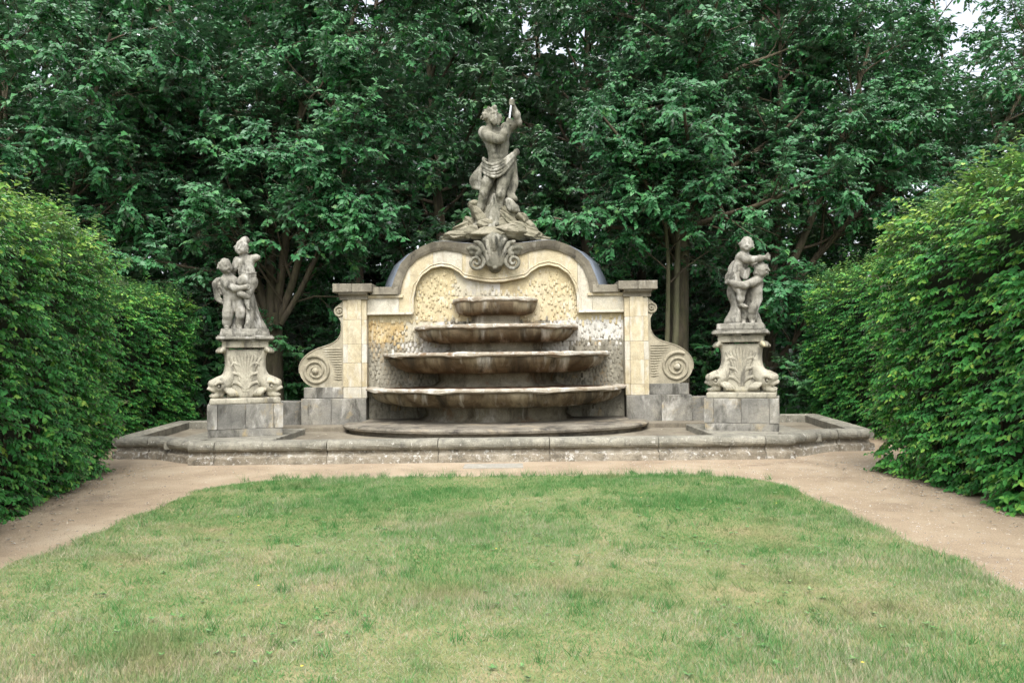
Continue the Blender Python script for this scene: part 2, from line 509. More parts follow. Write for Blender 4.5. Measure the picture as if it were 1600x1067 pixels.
m_twig = bark('brown_twig_bark', (0.05, 0.035, 0.024), (0.12, 0.09, 0.06))

def leafmat(name, stops, rough=0.42, transl=0.3, tcol=(0.10, 0.19, 0.03), clump=0.6, spec=0.5):
    """stops: colour ramp over the leaf's own tint attribute"""
    N = NT(name)
    at = N.n('ShaderNodeAttribute', attribute_name='tint')
    c = N.ramp(at.outputs['Fac'], stops)
    tc = N.n('ShaderNodeTexCoord')
    n1 = N.noise(tc.outputs['Object'], clump, 3, 0.6)
    c = N.mix(1.0, c, N.ramp(n1, [(0.3, (0.80, 0.86, 0.90)), (0.7, (1.18, 1.12, 0.95))]), 'MULTIPLY')
    df = N.n('ShaderNodeBsdfDiffuse'); N.l(c, df.inputs['Color'])
    tr = N.n('ShaderNodeBsdfTranslucent')
    N.l(N.mix(0.6, c, tcol), tr.inputs['Color'])
    mx = N.n('ShaderNodeMixShader'); mx.inputs[0].default_value = transl
    N.l(df.outputs[0], mx.inputs[1]); N.l(tr.outputs[0], mx.inputs[2])
    gl = N.n('ShaderNodeBsdfGlossy'); gl.inputs['Roughness'].default_value = rough
    fr = N.n('ShaderNodeFresnel'); fr.inputs['IOR'].default_value = 1.25 + 0.3 * spec
    m2 = N.n('ShaderNodeMixShader'); N.l(fr.outputs[0], m2.inputs[0])
    N.l(mx.outputs[0], m2.inputs[1]); N.l(gl.outputs[0], m2.inputs[2])
    N.l(m2.outputs[0], N.out.inputs[0])
    return N.m
m_leaf = leafmat('dark_tree_leaf', [(0.0, (0.026, 0.125, 0.046)), (0.5, (0.044, 0.19, 0.064)), (0.85, (0.070, 0.255, 0.082)), (1.0, (0.14, 0.31, 0.080))], 0.45, 0.36, (0.06, 0.25, 0.05))
m_leaf_far = leafmat('deep_wood_leaf', [(0.0, (0.030, 0.13, 0.044)), (0.6, (0.050, 0.195, 0.062)), (1.0, (0.11, 0.28, 0.07))], 0.55, 0.38, (0.06, 0.25, 0.05))
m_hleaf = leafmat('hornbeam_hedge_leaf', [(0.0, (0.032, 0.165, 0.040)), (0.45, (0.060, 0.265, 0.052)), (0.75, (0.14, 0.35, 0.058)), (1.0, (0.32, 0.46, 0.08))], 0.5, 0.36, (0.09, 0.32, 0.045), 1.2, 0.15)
m_core = simple('hedge_shade_core', (0.018, 0.026, 0.012), 0.95, 0, 0.5, 20)  # near-black: the shade inside the hedge is put into this colour

def grassmat():
    N = NT('mown_grass_blades')
    at = N.n('ShaderNodeAttribute', attribute_name='tint')
    tc = N.n('ShaderNodeTexCoord')
    P = tc.outputs['Object']
    n1 = N.noise(N.mapping(P, scale=(0.7, 0.9, 1)), 1.0, 5, 0.62, 0.5)
    n2 = N.noise(P, 3.5, 4, 0.65)
    sep = N.n('ShaderNodeSeparateXYZ'); N.l(P, sep.inputs[0])
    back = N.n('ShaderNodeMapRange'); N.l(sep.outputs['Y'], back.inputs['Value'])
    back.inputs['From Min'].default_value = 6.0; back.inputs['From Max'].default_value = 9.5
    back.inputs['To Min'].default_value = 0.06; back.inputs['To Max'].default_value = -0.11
    n3 = N.noise(P, 11.0, 3, 0.6)
    n4 = N.noise(N.mapping(P, scale=(0.55, 0.8, 1), loc=(4.2, 1.1, 0)), 1.0, 4, 0.6)
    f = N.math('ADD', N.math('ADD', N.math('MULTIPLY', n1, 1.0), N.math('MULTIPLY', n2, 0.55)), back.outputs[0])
    f = N.math('ADD', f, N.math('MULTIPLY', n3, 0.35))
    f = N.math('ADD', f, N.math('MULTIPLY', N.math('SUBTRACT', at.outputs['Fac'], 0.5), 0.40))
    f = N.math('SUBTRACT', f, 0.475)
    c = N.ramp(f, [(0.22, (0.055, 0.19, 0.045)), (0.40, (0.112, 0.265, 0.075)), (0.54, (0.19, 0.285, 0.125)), (0.66, (0.34, 0.345, 0.225)), (0.82, (0.46, 0.40, 0.285))])
    c = N.mix(N.ramp(n4, [(0.56, 0.0), (0.68, 0.5)]), c, (0.27, 0.20, 0.115))
    b = N.n('ShaderNodeBsdfPrincipled'); b.inputs['Roughness'].default_value = 0.6
    b.inputs['Specular IOR Level'].default_value = 0.3
    N.l(c, b.inputs['Base Color'])
    tr = N.n('ShaderNodeBsdfTranslucent'); N.l(c, tr.inputs['Color'])
    mx = N.n('ShaderNodeMixShader'); mx.inputs[0].default_value = 0.35
    N.l(b.outputs[0], mx.inputs[1]); N.l(tr.outputs[0], mx.inputs[2]); N.l(mx.outputs[0], N.out.inputs[0])
    return N.m
m_grass = grassmat()

def groundmat(name, cols, sc, bump=0.5, extra=None, fine=120):
    N = NT(name)
    tc = N.n('ShaderNodeTexCoord'); P = tc.outputs['Object']
    n1 = N.noise(P, sc, 6, 0.65, 0.3)
    nf = N.noise(P, fine, 3, 0.7)
    k = len(cols)
    c = N.ramp(n1, [(0.3 + 0.4 * i / (k - 1), cols[i]) for i in range(k)])
    c = N.mix(1.0, c, N.ramp(nf, [(0.25, 0.58), (0.75, 1.36)]), 'MULTIPLY')
    if extra:
        ne = N.noise(P, extra[1], 5, 0.7)
        c = N.mix(N.ramp(ne, [(extra[2], 0.0), (extra[2] + 0.12, 0.7)]), c, extra[0])
    b = N.n('ShaderNodeBsdfPrincipled'); b.inputs['Roughness'].default_value = 0.95
    b.inputs['Specular IOR Level'].default_value = 0.15
    N.l(c, b.inputs['Base Color'])
    bp = N.n('ShaderNodeBump'); bp.inputs['Strength'].default_value = bump; bp.inputs['Distance'].default_value = 0.012
    N.l(N.math('ADD', nf, n1), bp.inputs['Height']); N.l(bp.outputs[0], b.inputs['Normal'])
    N.l(b.outputs[0], N.out.inputs[0])
    return N.m
m_path = groundmat('sandy_gravel', [(0.255, 0.196, 0.133), (0.335, 0.265, 0.183), (0.40, 0.33, 0.236)], 1.1, 1.0, ((0.20, 0.155, 0.11), 0.9, 0.54), 75)
m_soil = groundmat('lawn_soil', [(0.13, 0.16, 0.06), (0.20, 0.21, 0.09), (0.30, 0.25, 0.14)], 2.0, 0.6)
m_ground = groundmat('woodland_floor', [(0.035, 0.05, 0.02), (0.06, 0.085, 0.03), (0.08, 0.075, 0.04)], 0.8, 0.6)

# ------------------------------------------------------------------ the setting: ground, path, lawn
def sheet(name, poly, z, mat):
    me = bpy.data.meshes.new(name)
    me.from_pydata([(x, y, z) for x, y in poly], [], [tuple(range(len(poly)))])
    me.update()
    return struct(link(name, me, mat))
sheet('ground', [(-400, -400), (400, -400), (400, 400), (-400, 400)], -0.012, m_ground)
rs = random.Random(3)
pp = []
for i in range(60):
    t = i / 59
    pp.append((-9.5 + 19 * t, 17.0 + 0.15 * math.sin(t * 40)))
path_poly = [(9.5, -6), ] + [(x, y) for x, y in reversed(pp)] + [(-9.5, -6)]
sheet('path', path_poly, 0.0, m_path)

def lawn_outline():
    pts = []
    L, R, B = -3.75, 3.85, 10.85
    for i in range(90):                       # left side, away from the camera
        y = -2 + 11.7 * i / 89
        pts.append((L - 0.02 * (8 - y) + 0.06 * math.sin(y * 5.1) * math.sin(y * 1.7) + rs.uniform(-.025, .025), y))
    for i in range(16):                       # rounded corner
        a = PI - (PI / 2) * i / 15
        pts.append((L + 1.25 + 1.25 * math.cos(a) + rs.uniform(-.03, .03), 9.75 + (B - 9.75) * math.sin(a) + rs.uniform(-.03, .03)))
    for i in range(50):
        x = L + 1.3 + (R - L - 2.6) * i / 49
        pts.append((x, B + 0.07 * math.cos(x * 0.8) + 0.03 * math.sin(x * 9) + rs.uniform(-.025, .025)))
    for i in range(16):
        a = (PI / 2) * (1 - i / 15)
        pts.append((R - 1.35 + 1.35 * math.cos(a) + rs.uniform(-.03, .03), 9.6 + (B - 9.6) * math.sin(a) + rs.uniform(-.03, .03)))
    for i in range(90):
        y = 9.55 - 11.55 * i / 89
        pts.append((R + 0.025 * (8 - y) * 0.6 + 0.06 * math.sin(y * 4.3) * math.sin(y * 1.3) + rs.uniform(-.025, .025), y))
    return pts
LAWN = lawn_outline()
sheet('lawn', LAWN, 0.006, m_soil)

def inside(poly, X, Y):
    r = np.zeros(len(X), bool)
    n = len(poly)
    for i in range(n):
        x1, y1 = poly[i]; x2, y2 = poly[(i + 1) % n]
        c = (y1 > Y) != (y2 > Y)
        if y1 != y2:
            r ^= c & (X < (x2 - x1) * (Y - y1) / (y2 - y1) + x1)
    return r

def blades(rng, X, Y, z0, hmin, hmax, wd, tint):
    n = len(X)
    h = rng.uniform(hmin, hmax, n)
    az = rng.uniform(0, 2 * PI, n)
    lean = rng.uniform(0.15, 1.1, n) * h
    la = rng.uniform(0, 2 * PI, n)
    b = np.stack([X, Y, np.full(n, z0)], -1)
    s = np.stack([np.cos(az), np.sin(az), np.zeros(n)], -1) * (wd * rng.uniform(0.6, 1.3, n))[:, None]
    tip = b + np.stack([np.cos(la) * lean, np.sin(la) * lean, h], -1)
    V = np.stack([b - s, b + s, tip], 1).reshape(-1, 3)
    return V, np.repeat(tint, 3)

rng = np.random.default_rng(11)
N0 = 560000
gx = rng.uniform(-4.3, 4.4, N0); gy = 3.3 + (11.05 - 3.3) * rng.uniform(0, 1, N0) ** 1.15
thin = np.sin(gx * 2.1 + 1.3 * np.sin(gy * 1.7)) * np.sin(gy * 2.6 + np.sin(gx * 3.3)) 
keep = inside(LAWN, gx + rng.normal(0, 0.035, N0), gy + rng.normal(0, 0.035, N0)) & (rng.uniform(0, 1, N0) < 0.86 + 0.3 * thin)
gx, gy = gx[keep], gy[keep]
hs_ = 0.8 + 0.45 * np.sin(gx * 1.4 + 2 * np.sin(gy)) * np.sin(gy * 1.9)
V, T = blades(rng, gx, gy, 0.004, 0.018, 0.055, 0.0022, rng.uniform(0, 1, len(gx)))
V.reshape(-1, 3, 3)[:, 2, 2] *= np.clip(hs_, .6, 1.3)
# taller tufts and seed stalks
tn = 420
tx = rng.uniform(-3.7, 3.8, tn); ty = rng.uniform(3.4, 10.8, tn)
ex = np.linspace(-3.2, 3.2, 70) + rng.normal(0, .1, 70); ey = 10.9 + rng.normal(0, 0.07, 70)
tx = np.concatenate([tx, ex]); ty = np.concatenate([ty, ey])
cnt = 26
TX = np.repeat(tx, cnt) + rng.normal(0, 0.035, len(tx) * cnt); TY = np.repeat(ty, cnt) + rng.normal(0, 0.035, len(tx) * cnt)
V2, T2 = blades(rng, TX, TY, 0.004, 0.04, 0.12, 0.0026, np.repeat(rng.uniform(-0.7, 0.6, len(tx)), cnt))
# thin seed stalks along the far edge and here and there
sx = np.concatenate([rng.uniform(-3.6, 3.6, 260), rng.uniform(-3.5, 3.6, 500)]); sy = np.concatenate([rng.normal(10.85, 0.12, 260), rng.uniform(3.4, 10.5, 500)])
V3, T3 = blades(rng, sx, sy, 0.004, 0.10, 0.22, 0.0016, rng.uniform(0.7, 1.5, len(sx)))
GV = np.concatenate([V, V2, V3]); GT = np.concatenate([T, T2, T3])
g = link('grass', np_mesh('grass', GV, np.arange(len(GV)), np.arange(0, len(GV), 3), False, GT), m_grass)
tag(g, 'short patchy green and straw coloured grass of the lawn', 'grass'); g['kind'] = 'stuff'

# grass strip behind the basin on the right
n = 26000
X = rng.uniform(4.6, 10.5, n); Y = rng.uniform(17.6, 25, n)
V, T = blades(rng, X, Y, -0.012, 0.08, 0.22, 0.006, rng.uniform(-1.1, 0.0, n))
X = rng.uniform(-10.5, -4.6, 14000); Y = rng.uniform(17.6, 23, 14000)
Vb, Tb = blades(rng, X, Y, -0.012, 0.08, 0.25, 0.006, rng.uniform(-1.1, 0.0, 14000))
V = np.concatenate([V, Vb]); T = np.concatenate([T, Tb])
g = link('meadow_grass', np_mesh('meadow_grass', V, np.arange(len(V)), np.arange(0, len(V), 3), False, T), m_grass)
tag(g, 'taller green grass on the ground behind the basin', 'grass'); g['kind'] = 'stuff'

# gravel grains and leaf litter on the path
n = 17000
X = rng.uniform(-6.3, 6.3, n); Y = 4 + 9.0 * rng.uniform(0, 1, n)
k = ~inside(LAWN, X, Y) & ~((np.abs(X) < 4.9) & (Y > 12.3)) ; X, Y = X[k], Y[k]; n = len(X)
r = rng.uniform(0.004, 0.010, n) * np.where(rng.uniform(0, 1, n) < 0.06, 1.9, 1.0)
tet = np.array([[1, 0, 0], [-0.5, 0.87, 0], [-0.5, -0.87, 0], [0, 0, 0.9]])
V = np.stack([X, Y, np.zeros(n)], -1)[:, None, :] + tet[None] * r[:, None, None] * rng.uniform(0.6, 1.4, (n, 4, 1))
tri = np.array([[0, 1, 3], [1, 2, 3], [2, 0, 3]])
Q = (np.arange(n)[:, None, None] * 4 + tri[None]).reshape(-1, 3)
m_grit = leafmat('mixed_grit', [(0.0, (0.11, 0.085, 0.06)), (0.5, (0.25, 0.195, 0.14)), (1.0, (0.38, 0.32, 0.24))], 0.8, 0.0, (0.3, 0.2, 0.1), spec=0.0)
g = link('gravel', quads('gravel', V.reshape(-1, 3), Q, False, np.repeat(rng.uniform(0, 1, n), 4)), m_grit)
tag(g, 'loose sandy gravel grains scattered over the path', 'gravel'); g['kind'] = 'stuff'

s = link('ground_slab', box('ground_slab', (-0.42, 11.75, -0.03), (0.50, 12.22, 0.012), 0.006), m_slab)
tag(s, 'pale flat stone slab set into the sandy path before the basin', 'slab')

# ------------------------------------------------------------------ basin
basin = thing('basin', 'low shallow stone basin with rounded lichen covered rim around the fountain', 'basin', (0, 14.8, 0))
RIM = [(-0.30, 0.20), (-0.30, 0.35), (-0.24, 0.37)]
for i in range(9):                                    # bull-nosed front
    a = PI / 2 - PI * i / 8
    RIM.append((-0.02 + 0.085 * math.cos(a), 0.287 + 0.085 * math.sin(a)))
RIM += [(-0.05, 0.20)]
BASE = [(-0.30, -0.05), (-0.30, 0.20), (-0.03, 0.20), (-0.02, 0.155), (0.0, 0.13), (0.055, 0.118), (0.062, 0.10), (0.068, -0.05)]
def rim_stones(pts, joints=None, gap=0.006):
    rsj = random.Random(len(pts) + int(pts[0][0] * 10))
    L = [0]
    for p, q in zip(pts[:-1], pts[1:]):
        L.append(L[-1] + math.dist(p, q))
    def at(s):
        for i in range(len(L) - 1):
            if s <= L[i + 1] + 1e-9:
                t = (s - L[i]) / (L[i + 1] - L[i])
                return (pts[i][0] + (pts[i + 1][0] - pts[i][0]) * t, pts[i][1] + (pts[i + 1][1] - pts[i][1]) * t)
        return pts[-1]
    js = [0] + (joints or []) + [L[-1]]
    for a, b in zip(js[:-1], js[1:]):
        a += gap; b -= gap
        ss = [a] + [l for l in L if a + 0.02 < l < b - 0.02] + [b]
        if len(ss) < 8:
            extra = np.linspace(a, b, 9)
            ss = sorted(set([round(float(e), 4) for e in extra] + [round(s_, 4) for s_ in ss]))
        path = [at(s_) for s_ in ss]
        link('rim_stone', sweep('rim_stone', RIM, path, False, 0.0035, rsj), m_rim, basin)
        link('base_course_stone', sweep('base_course_stone', BASE, path, False, 0.006, rsj), m_rimbase, basin)
YF = 12.52
jx = [-4.49, -2.67, -0.87, 0.94, 2.71, 4.44]
rim_stones([(-4.92, YF), (4.92, YF)], [x + 4.92 for x in jx])
for sgn in (-1, 1):
    crv = []
    for i in range(13):                              # quarter curve swinging back from the front
        t = i / 12
        x = 4.86 + 1.12 * t; y = 12.72 + 0.66 * (1 - math.cos(t * PI)) / 2 + 0.02
        crv.append((x, y))
    crv2 = [(5.99, 13.42), (6.56, 13.46)]
    side = [(6.60, 13.46), (7.12, 17.20)]
    back = [(7.10, 17.22), (3.9, 17.30)]
    if sgn > 0:
        for c in (crv, crv2): rim_stones(c)
        rim_stones(side, [1.7]); rim_stones(back, [1.6])
    else:
        for c in (crv, crv2): rim_stones([(-x, y) for x, y in reversed(c)])
        rim_stones([(-x, y) for x, y in reversed(side)], [2.0]); rim_stones([(-x, y) for x, y in reversed(back)], [1.6])
me = bpy.data.meshes.new('basin_floor')
fl = [(-4.8, 12.7), (4.8, 12.7), (5.9, 13.6), (6.5, 13.6), (7.0, 17.3), (-7.0, 17.3), (-6.5, 13.6), (-5.9, 13.6)]
me.from_pydata([(x, y, 0.21) for x, y in fl], [], [tuple(range(8))]); me.update()
link('basin_floor', me, m_floor, basin)
for sgn in (-1, 1):
    a, b = sorted((sgn * 3.80, sgn * 5.60))
    link('foot_slab', box('foot_slab', (a, 13.1, 0.19), (b, 15.4, 0.325), 0.02, 0.004), m_rim, basin)
    a, b = sorted((sgn * 2.95, sgn * 5.6))
    link('wall_ledge', box('wall_ledge', (a, 15.95, 0.19), (b, 16.58, 0.30), 0.02, 0.004), m_floor, basin)
    a, b = sorted((sgn * 4.20, sgn * 5.55))
    link('low_wall', box('low_wall', (a, 16.66, 0.2), (b, 17.15, 0.80), 0.02, 0.004), m_block, basin)

# ------------------------------------------------------------------ fountain wall
wall = thing('wall_fountain', 'curved baroque sandstone fountain wall with four stacked half bowls', 'fountain', (0, 16.9, 0.2))
cx_o = [0, .52, .77, .954, 1.15, 1.33, 1.576, 1.825, 2.04, 2.17, 2.236, 2.30]
cz_o = [4.16, 4.17, 4.19, 4.215, 4.225, 4.21, 4.12, 3.97, 3.75, 3.44, 3.24, 3.23]
cx_i = [0, .58, .77, 1.11, 1.39, 1.67, 1.89, 2.01, 2.07, 2.10]
cz_i = [3.90, 3.93, 4.0, 4.05, 4.0, 3.87, 3.66, 3.38, 3.07, 3.06]
px_ = [0, .2, .66, .77, .95, 1.17, 1.39, 1.61, 1.73, 1.79, 1.795, 1.81]
pz_ = [3.35, 3.36, 3.45, 3.56, 3.67, 3.71, 3.66, 3.50, 3.28, 3.0, 2.70, 2.68]
zo = lambda x: float(np.interp(abs(x), cx_o, cz_o))
zi = lambda x: float(np.interp(abs(x), cx_i, cz_i)) if abs(x) < 2.1 else 3.05
zr = lambda x: float(np.interp(abs(x), px_, pz_))
YP, YS, YR = 16.55, 16.66, 16.80          # pilaster front, spandrel front, recessed panel
# rear body
xs = np.linspace(-2.78, 2.78, 150)
link('wall_core', strip_block('wall_core', xs, lambda x: 0.2, lambda x: min(zi(x), zo(x)) - 0.02, YR + 0.004, 17.75), m_pale, wall)
# spandrel stones between the coping and the carved panel
segs = [(-2.786, -2.10, m_pale), (-2.094, -1.35, m_yellow), (-1.344, -0.72, m_pale), (-0.714, 0.0, m_yellow), (0.006, 0.72, m_yellow),
        (0.726, 1.79, m_yellow), (1.796, 2.10, m_pale), (2.106, 2.786, m_pale)]
for a, b, mt in segs:
    link('spandrel_stone', strip_block('spandrel_stone', np.linspace(a, b, 24), zr, zi, YS, YR), mt, wall)
# mouldings round the panel: arch bead and horizontal string
bead = [(x, YS - 0.004, zr(x)) for x in np.linspace(-1.79, 1.79, 110)]
bead = [(-1.79, YS - 0.004, 2.69 + 0.03 * i) for i in range(10)] + [p for p in bead if p[2] > 2.99] + [(1.79, YS - 0.004, 2.96 - 0.03 * i) for i in range(10)]
link('arch_moulding', tubes_mesh('arch_moulding', [(bead, [0.020] * len(bead), 8), ([(x, y - 0.0, z + (0.065 if abs(x) < 1.7 else .02)) if abs(x) < 1.7 else (x * 1.035, y, z) for x, y, z in bead], [0.014] * len(bead), 6)]), m_yellow, wall)
for sgn in (-1, 1):
    a, b = sorted((sgn * 1.80, sgn * 2.786))
    link('string_moulding', box('string_moulding', (a, YS - 0.03, 2.655), (b, YR, 2.70), 0.012), m_pale, wall)
# recessed panel stones
rowz = [0.40, 1.02, 1.62, 2.06, 2.50, 3.05, 3.9]
colx = [[-2.786, -1.6, -0.45, 0.45, 1.6, 2.786], [-2.786, -2.0, -0.9, 0.1, 1.2, 2.1, 2.786]]
for r_ in range(6):
    cs_ = colx[r_ % 2]
    for a, b in zip(cs_[:-1], cs_[1:]):
        xs = np.linspace(a + 0.002, b - 0.002, 22)
        z0, z1 = rowz[r_] + 0.002, rowz[r_ + 1] - 0.002
        if max(zr(x) for x in xs) <= z0 + 0.03: continue
        xs = [x for x in xs if zr(x) > z0 + 0.005]
        link('panel_stone', strip_block('panel_stone', xs, lambda x: z0, lambda x: min(z1, zr(x)), YR - 0.03 - random.uniform(0, .004), YR), PANELS[panel_kind((a + b) / 2, (z0 + z1) / 2)], wall)
# carved drip scales on the panel (hundreds, joined)
def scale_relief():
    rr = np.random.default_rng(5)
    Vs = []; Qs = []; o = 0; MI = []
    prof = [(-0.5, 0.12, 0.15), (-0.46, 0.38, 0.75), (-0.32, 0.52, 1.0), (0.0, 0.50, 0.75), (0.30, 0.44, 0.35), (0.5, 0.30, 0.02)]   # t (down to up), half width, depth
    z = 0.62; row = 0
    while z < 3.66:
        reg = z < 2.05
        dz = 0.098 if reg else 0.082
        x = -2.74 + (row % 2) * 0.045
        while x < 2.75:
            xx = x + rr.normal(0, 0.012 if reg else 0.024); zz = z + rr.normal(0, 0.016 if reg else 0.035)
            drop = rr.uniform() < (0.07 if reg else (0.12 if abs(xx) > 1.2 else 0.35))
            if abs(xx) < 0.75 and zz > 3.22: drop = True
            if zz + 0.05 < zr(xx) - 0.05 and not drop:
                wd = rr.uniform(0.058, 0.072) if reg else rr.uniform(0.045, 0.065); hh = rr.uniform(0.11, 0.13) if reg else rr.uniform(0.10, 0.17); dp = rr.uniform(0.012, 0.024) if reg else rr.uniform(0.014, 0.034)
                ring = []
                for (t, hw, d) in prof:
                    for a in (0, 0.25, 0.5, 0.75, 1.0):
                        an = a * PI
                        ring.append((xx - wd * hw * math.cos(an), YR - 0.028 - dp * d * math.sin(an), zz + t * hh))
                Vs.append(ring); MI += [panel_kind(xx + rr.normal(0, 0.16), zz + rr.normal(0, 0.07))] * 20
                for i in range(5):
                    for j in range(4):
                        Qs.append((o + i * 5 + j, o + i * 5 + j + 1, o + (i + 1) * 5 + j + 1, o + (i + 1) * 5 + j))
                o += 30
            x += 0.088 if reg else 0.092
        z += dz; row += 1
    me = quads('carved_scales', np.array(Vs).reshape(-1, 3), Qs, True)
    for p_ in PANELS: me.materials.append(p_)
    me.polygons.foreach_set('material_index', MI)
    return me
sc_ = link('carved_scales', scale_relief(), m_panel, wall); sc_['kind'] = 'stuff'

# coping stones of the double-humped arch, with a lead roof behind
def offs(x, side):
    return (x, zo(x)) if side else (x, zi(x))
def coping(poly_o, poly_i, y0, y1, name, mat):
    n_ = len(poly_o)
    V = []; F = []
    for (xo, zo_), (xi, zi_) in zip(poly_o, poly_i):
        mx, mz = xi + (xo - xi) * 0.35, zi_ + (zo_ - zi_) * 0.35
        V += [(xi, y0 + 0.06, zi_), (mx, y0 + 0.02, mz), (xo, y0 - 0.03, zo_), (xo, y1, zo_), (xi, y1, zi_)]
    for i in range(n_ - 1):
        o = i * 5; p = o + 5
        for j in range(5):
            k = (j + 1) % 5
            F.append((o + j, o + k, p + k, p + j))
    F.append((0, 1, 2, 3, 4)); F.append(tuple((n_ - 1) * 5 + j for j in (4, 3, 2, 1, 0)))
    return pymesh(name, V, F)
def curve_at(xs, zs, n):
    P = np.array(list(zip(xs, zs))); d = np.r_[0, np.cumsum(np.hypot(*np.diff(P, axis=0).T))]
    s = np.linspace(0, d[-1], n)
    return np.stack([np.interp(s, d, P[:, 0]), np.interp(s, d, P[:, 1])], -1)
co = curve_at([.40, .52, .77, .954, 1.15, 1.33, 1.576, 1.825, 2.04, 2.17, 2.236], [4.165, 4.17, 4.19, 4.215, 4.225, 4.21, 4.12, 3.97, 3.75, 3.44, 3.24], 61)
ci = curve_at([.40, .58, .77, 1.11, 1.39, 1.67, 1.89, 2.01, 2.07], [3.88, 3.93, 4.0, 4.05, 4.0, 3.87, 3.66, 3.38, 3.06], 61)
for sgn in (-1, 1):
    for a, b in ((0, 13), (13, 27), (27, 44), (44, 61)):
        sl = slice(a, min(b + 1, 61))
        po = [(sgn * x, z) for x, z in co[sl]]; pi_ = [(sgn * x, z) for x, z in ci[sl]]
        # tiny joint
        link('coping_stone', coping(po, pi_, YS - 0.10, 17.0 + 0.002 * a, 'coping_stone', m_cope), m_cope, wall)
    V = []; F = []
    for i, (x, z) in enumerate(co):
        f = min(1.0, i / 30)
        nx, nz = (x - 1.1), (z - 3.2)
        l_ = math.hypot(nx, nz)
        V += [(sgn * (x - 0.01), 16.62, z + 0.012), (sgn * (x + 0.34 * f * max(0.0, nx) / l_), 17.6, z + 0.03 + 0.10 * f * max(0, nz) / l_)]
    for i in range(60):
        F.append((2 * i, 2 * i + 1, 2 * i + 3, 2 * i + 2))
    r_o = link('lead_roof', pymesh('lead_roof', V, F, True), m_lead, wall)
    md = r_o.modifiers.new('solid', 'SOLIDIFY'); md.thickness = 0.012; md.offset = 0
    # body under the flaring roof
    V = []
    for i, (x, z) in enumerate(co):
        V += [V_ for V_ in ()]
    a, b = sorted((sgn * 2.10, sgn * 2.70))
    link('shoulder_stone', box('shoulder_stone', (a, YS - 0.11, 3.085), (b, 17.4, 3.25), 0.015, 0.002), m_cope, wall)
    link('shoulder_moulding', box('shoulder_moulding', (min(sgn * 2.0, sgn * 2.786), YS - 0.05, 3.02), (max(sgn * 2.0, sgn * 2.786), 17.0, 3.083), 0.012), m_yellow, wall)

# pilasters with side scrolls
def scroll_poly():
    P = [(-3.30, 2.98), (-3.34, 2.92), (-3.42, 2.885), (-3.475, 2.82), (-3.49, 2.74), (-3.46, 2.66), (-3.40, 2.60), (-3.365, 2.56), (-3.345, 2.44), (-3.345, 2.30), (-3.40, 2.16), (-3.47, 2.09), (-3.57, 2.03), (-3.70, 1.99),
         (-3.85, 1.945), (-3.98, 1.89), (-4.10, 1.81), (-4.20, 1.71), (-4.26, 1.60), (-4.275, 1.50), (-4.26, 1.40), (-4.22, 1.30), (-4.15, 1.21), (-4.06, 1.14), (-3.96, 1.10)]
    Q = np.array(P); d = np.r_[0, np.cumsum(np.hypot(*np.diff(Q, axis=0).T))]
    s = np.linspace(0, d[-1], 60)
    R = np.stack([np.interp(s, d, Q[:, 0]), np.interp(s, d, Q[:, 1])], -1)
    for _ in range(3):
        R[1:-1] = (R[:-2] + 2 * R[1:-1] + R[2:]) / 4
    return [tuple(p) for p in R]
SP = scroll_poly()
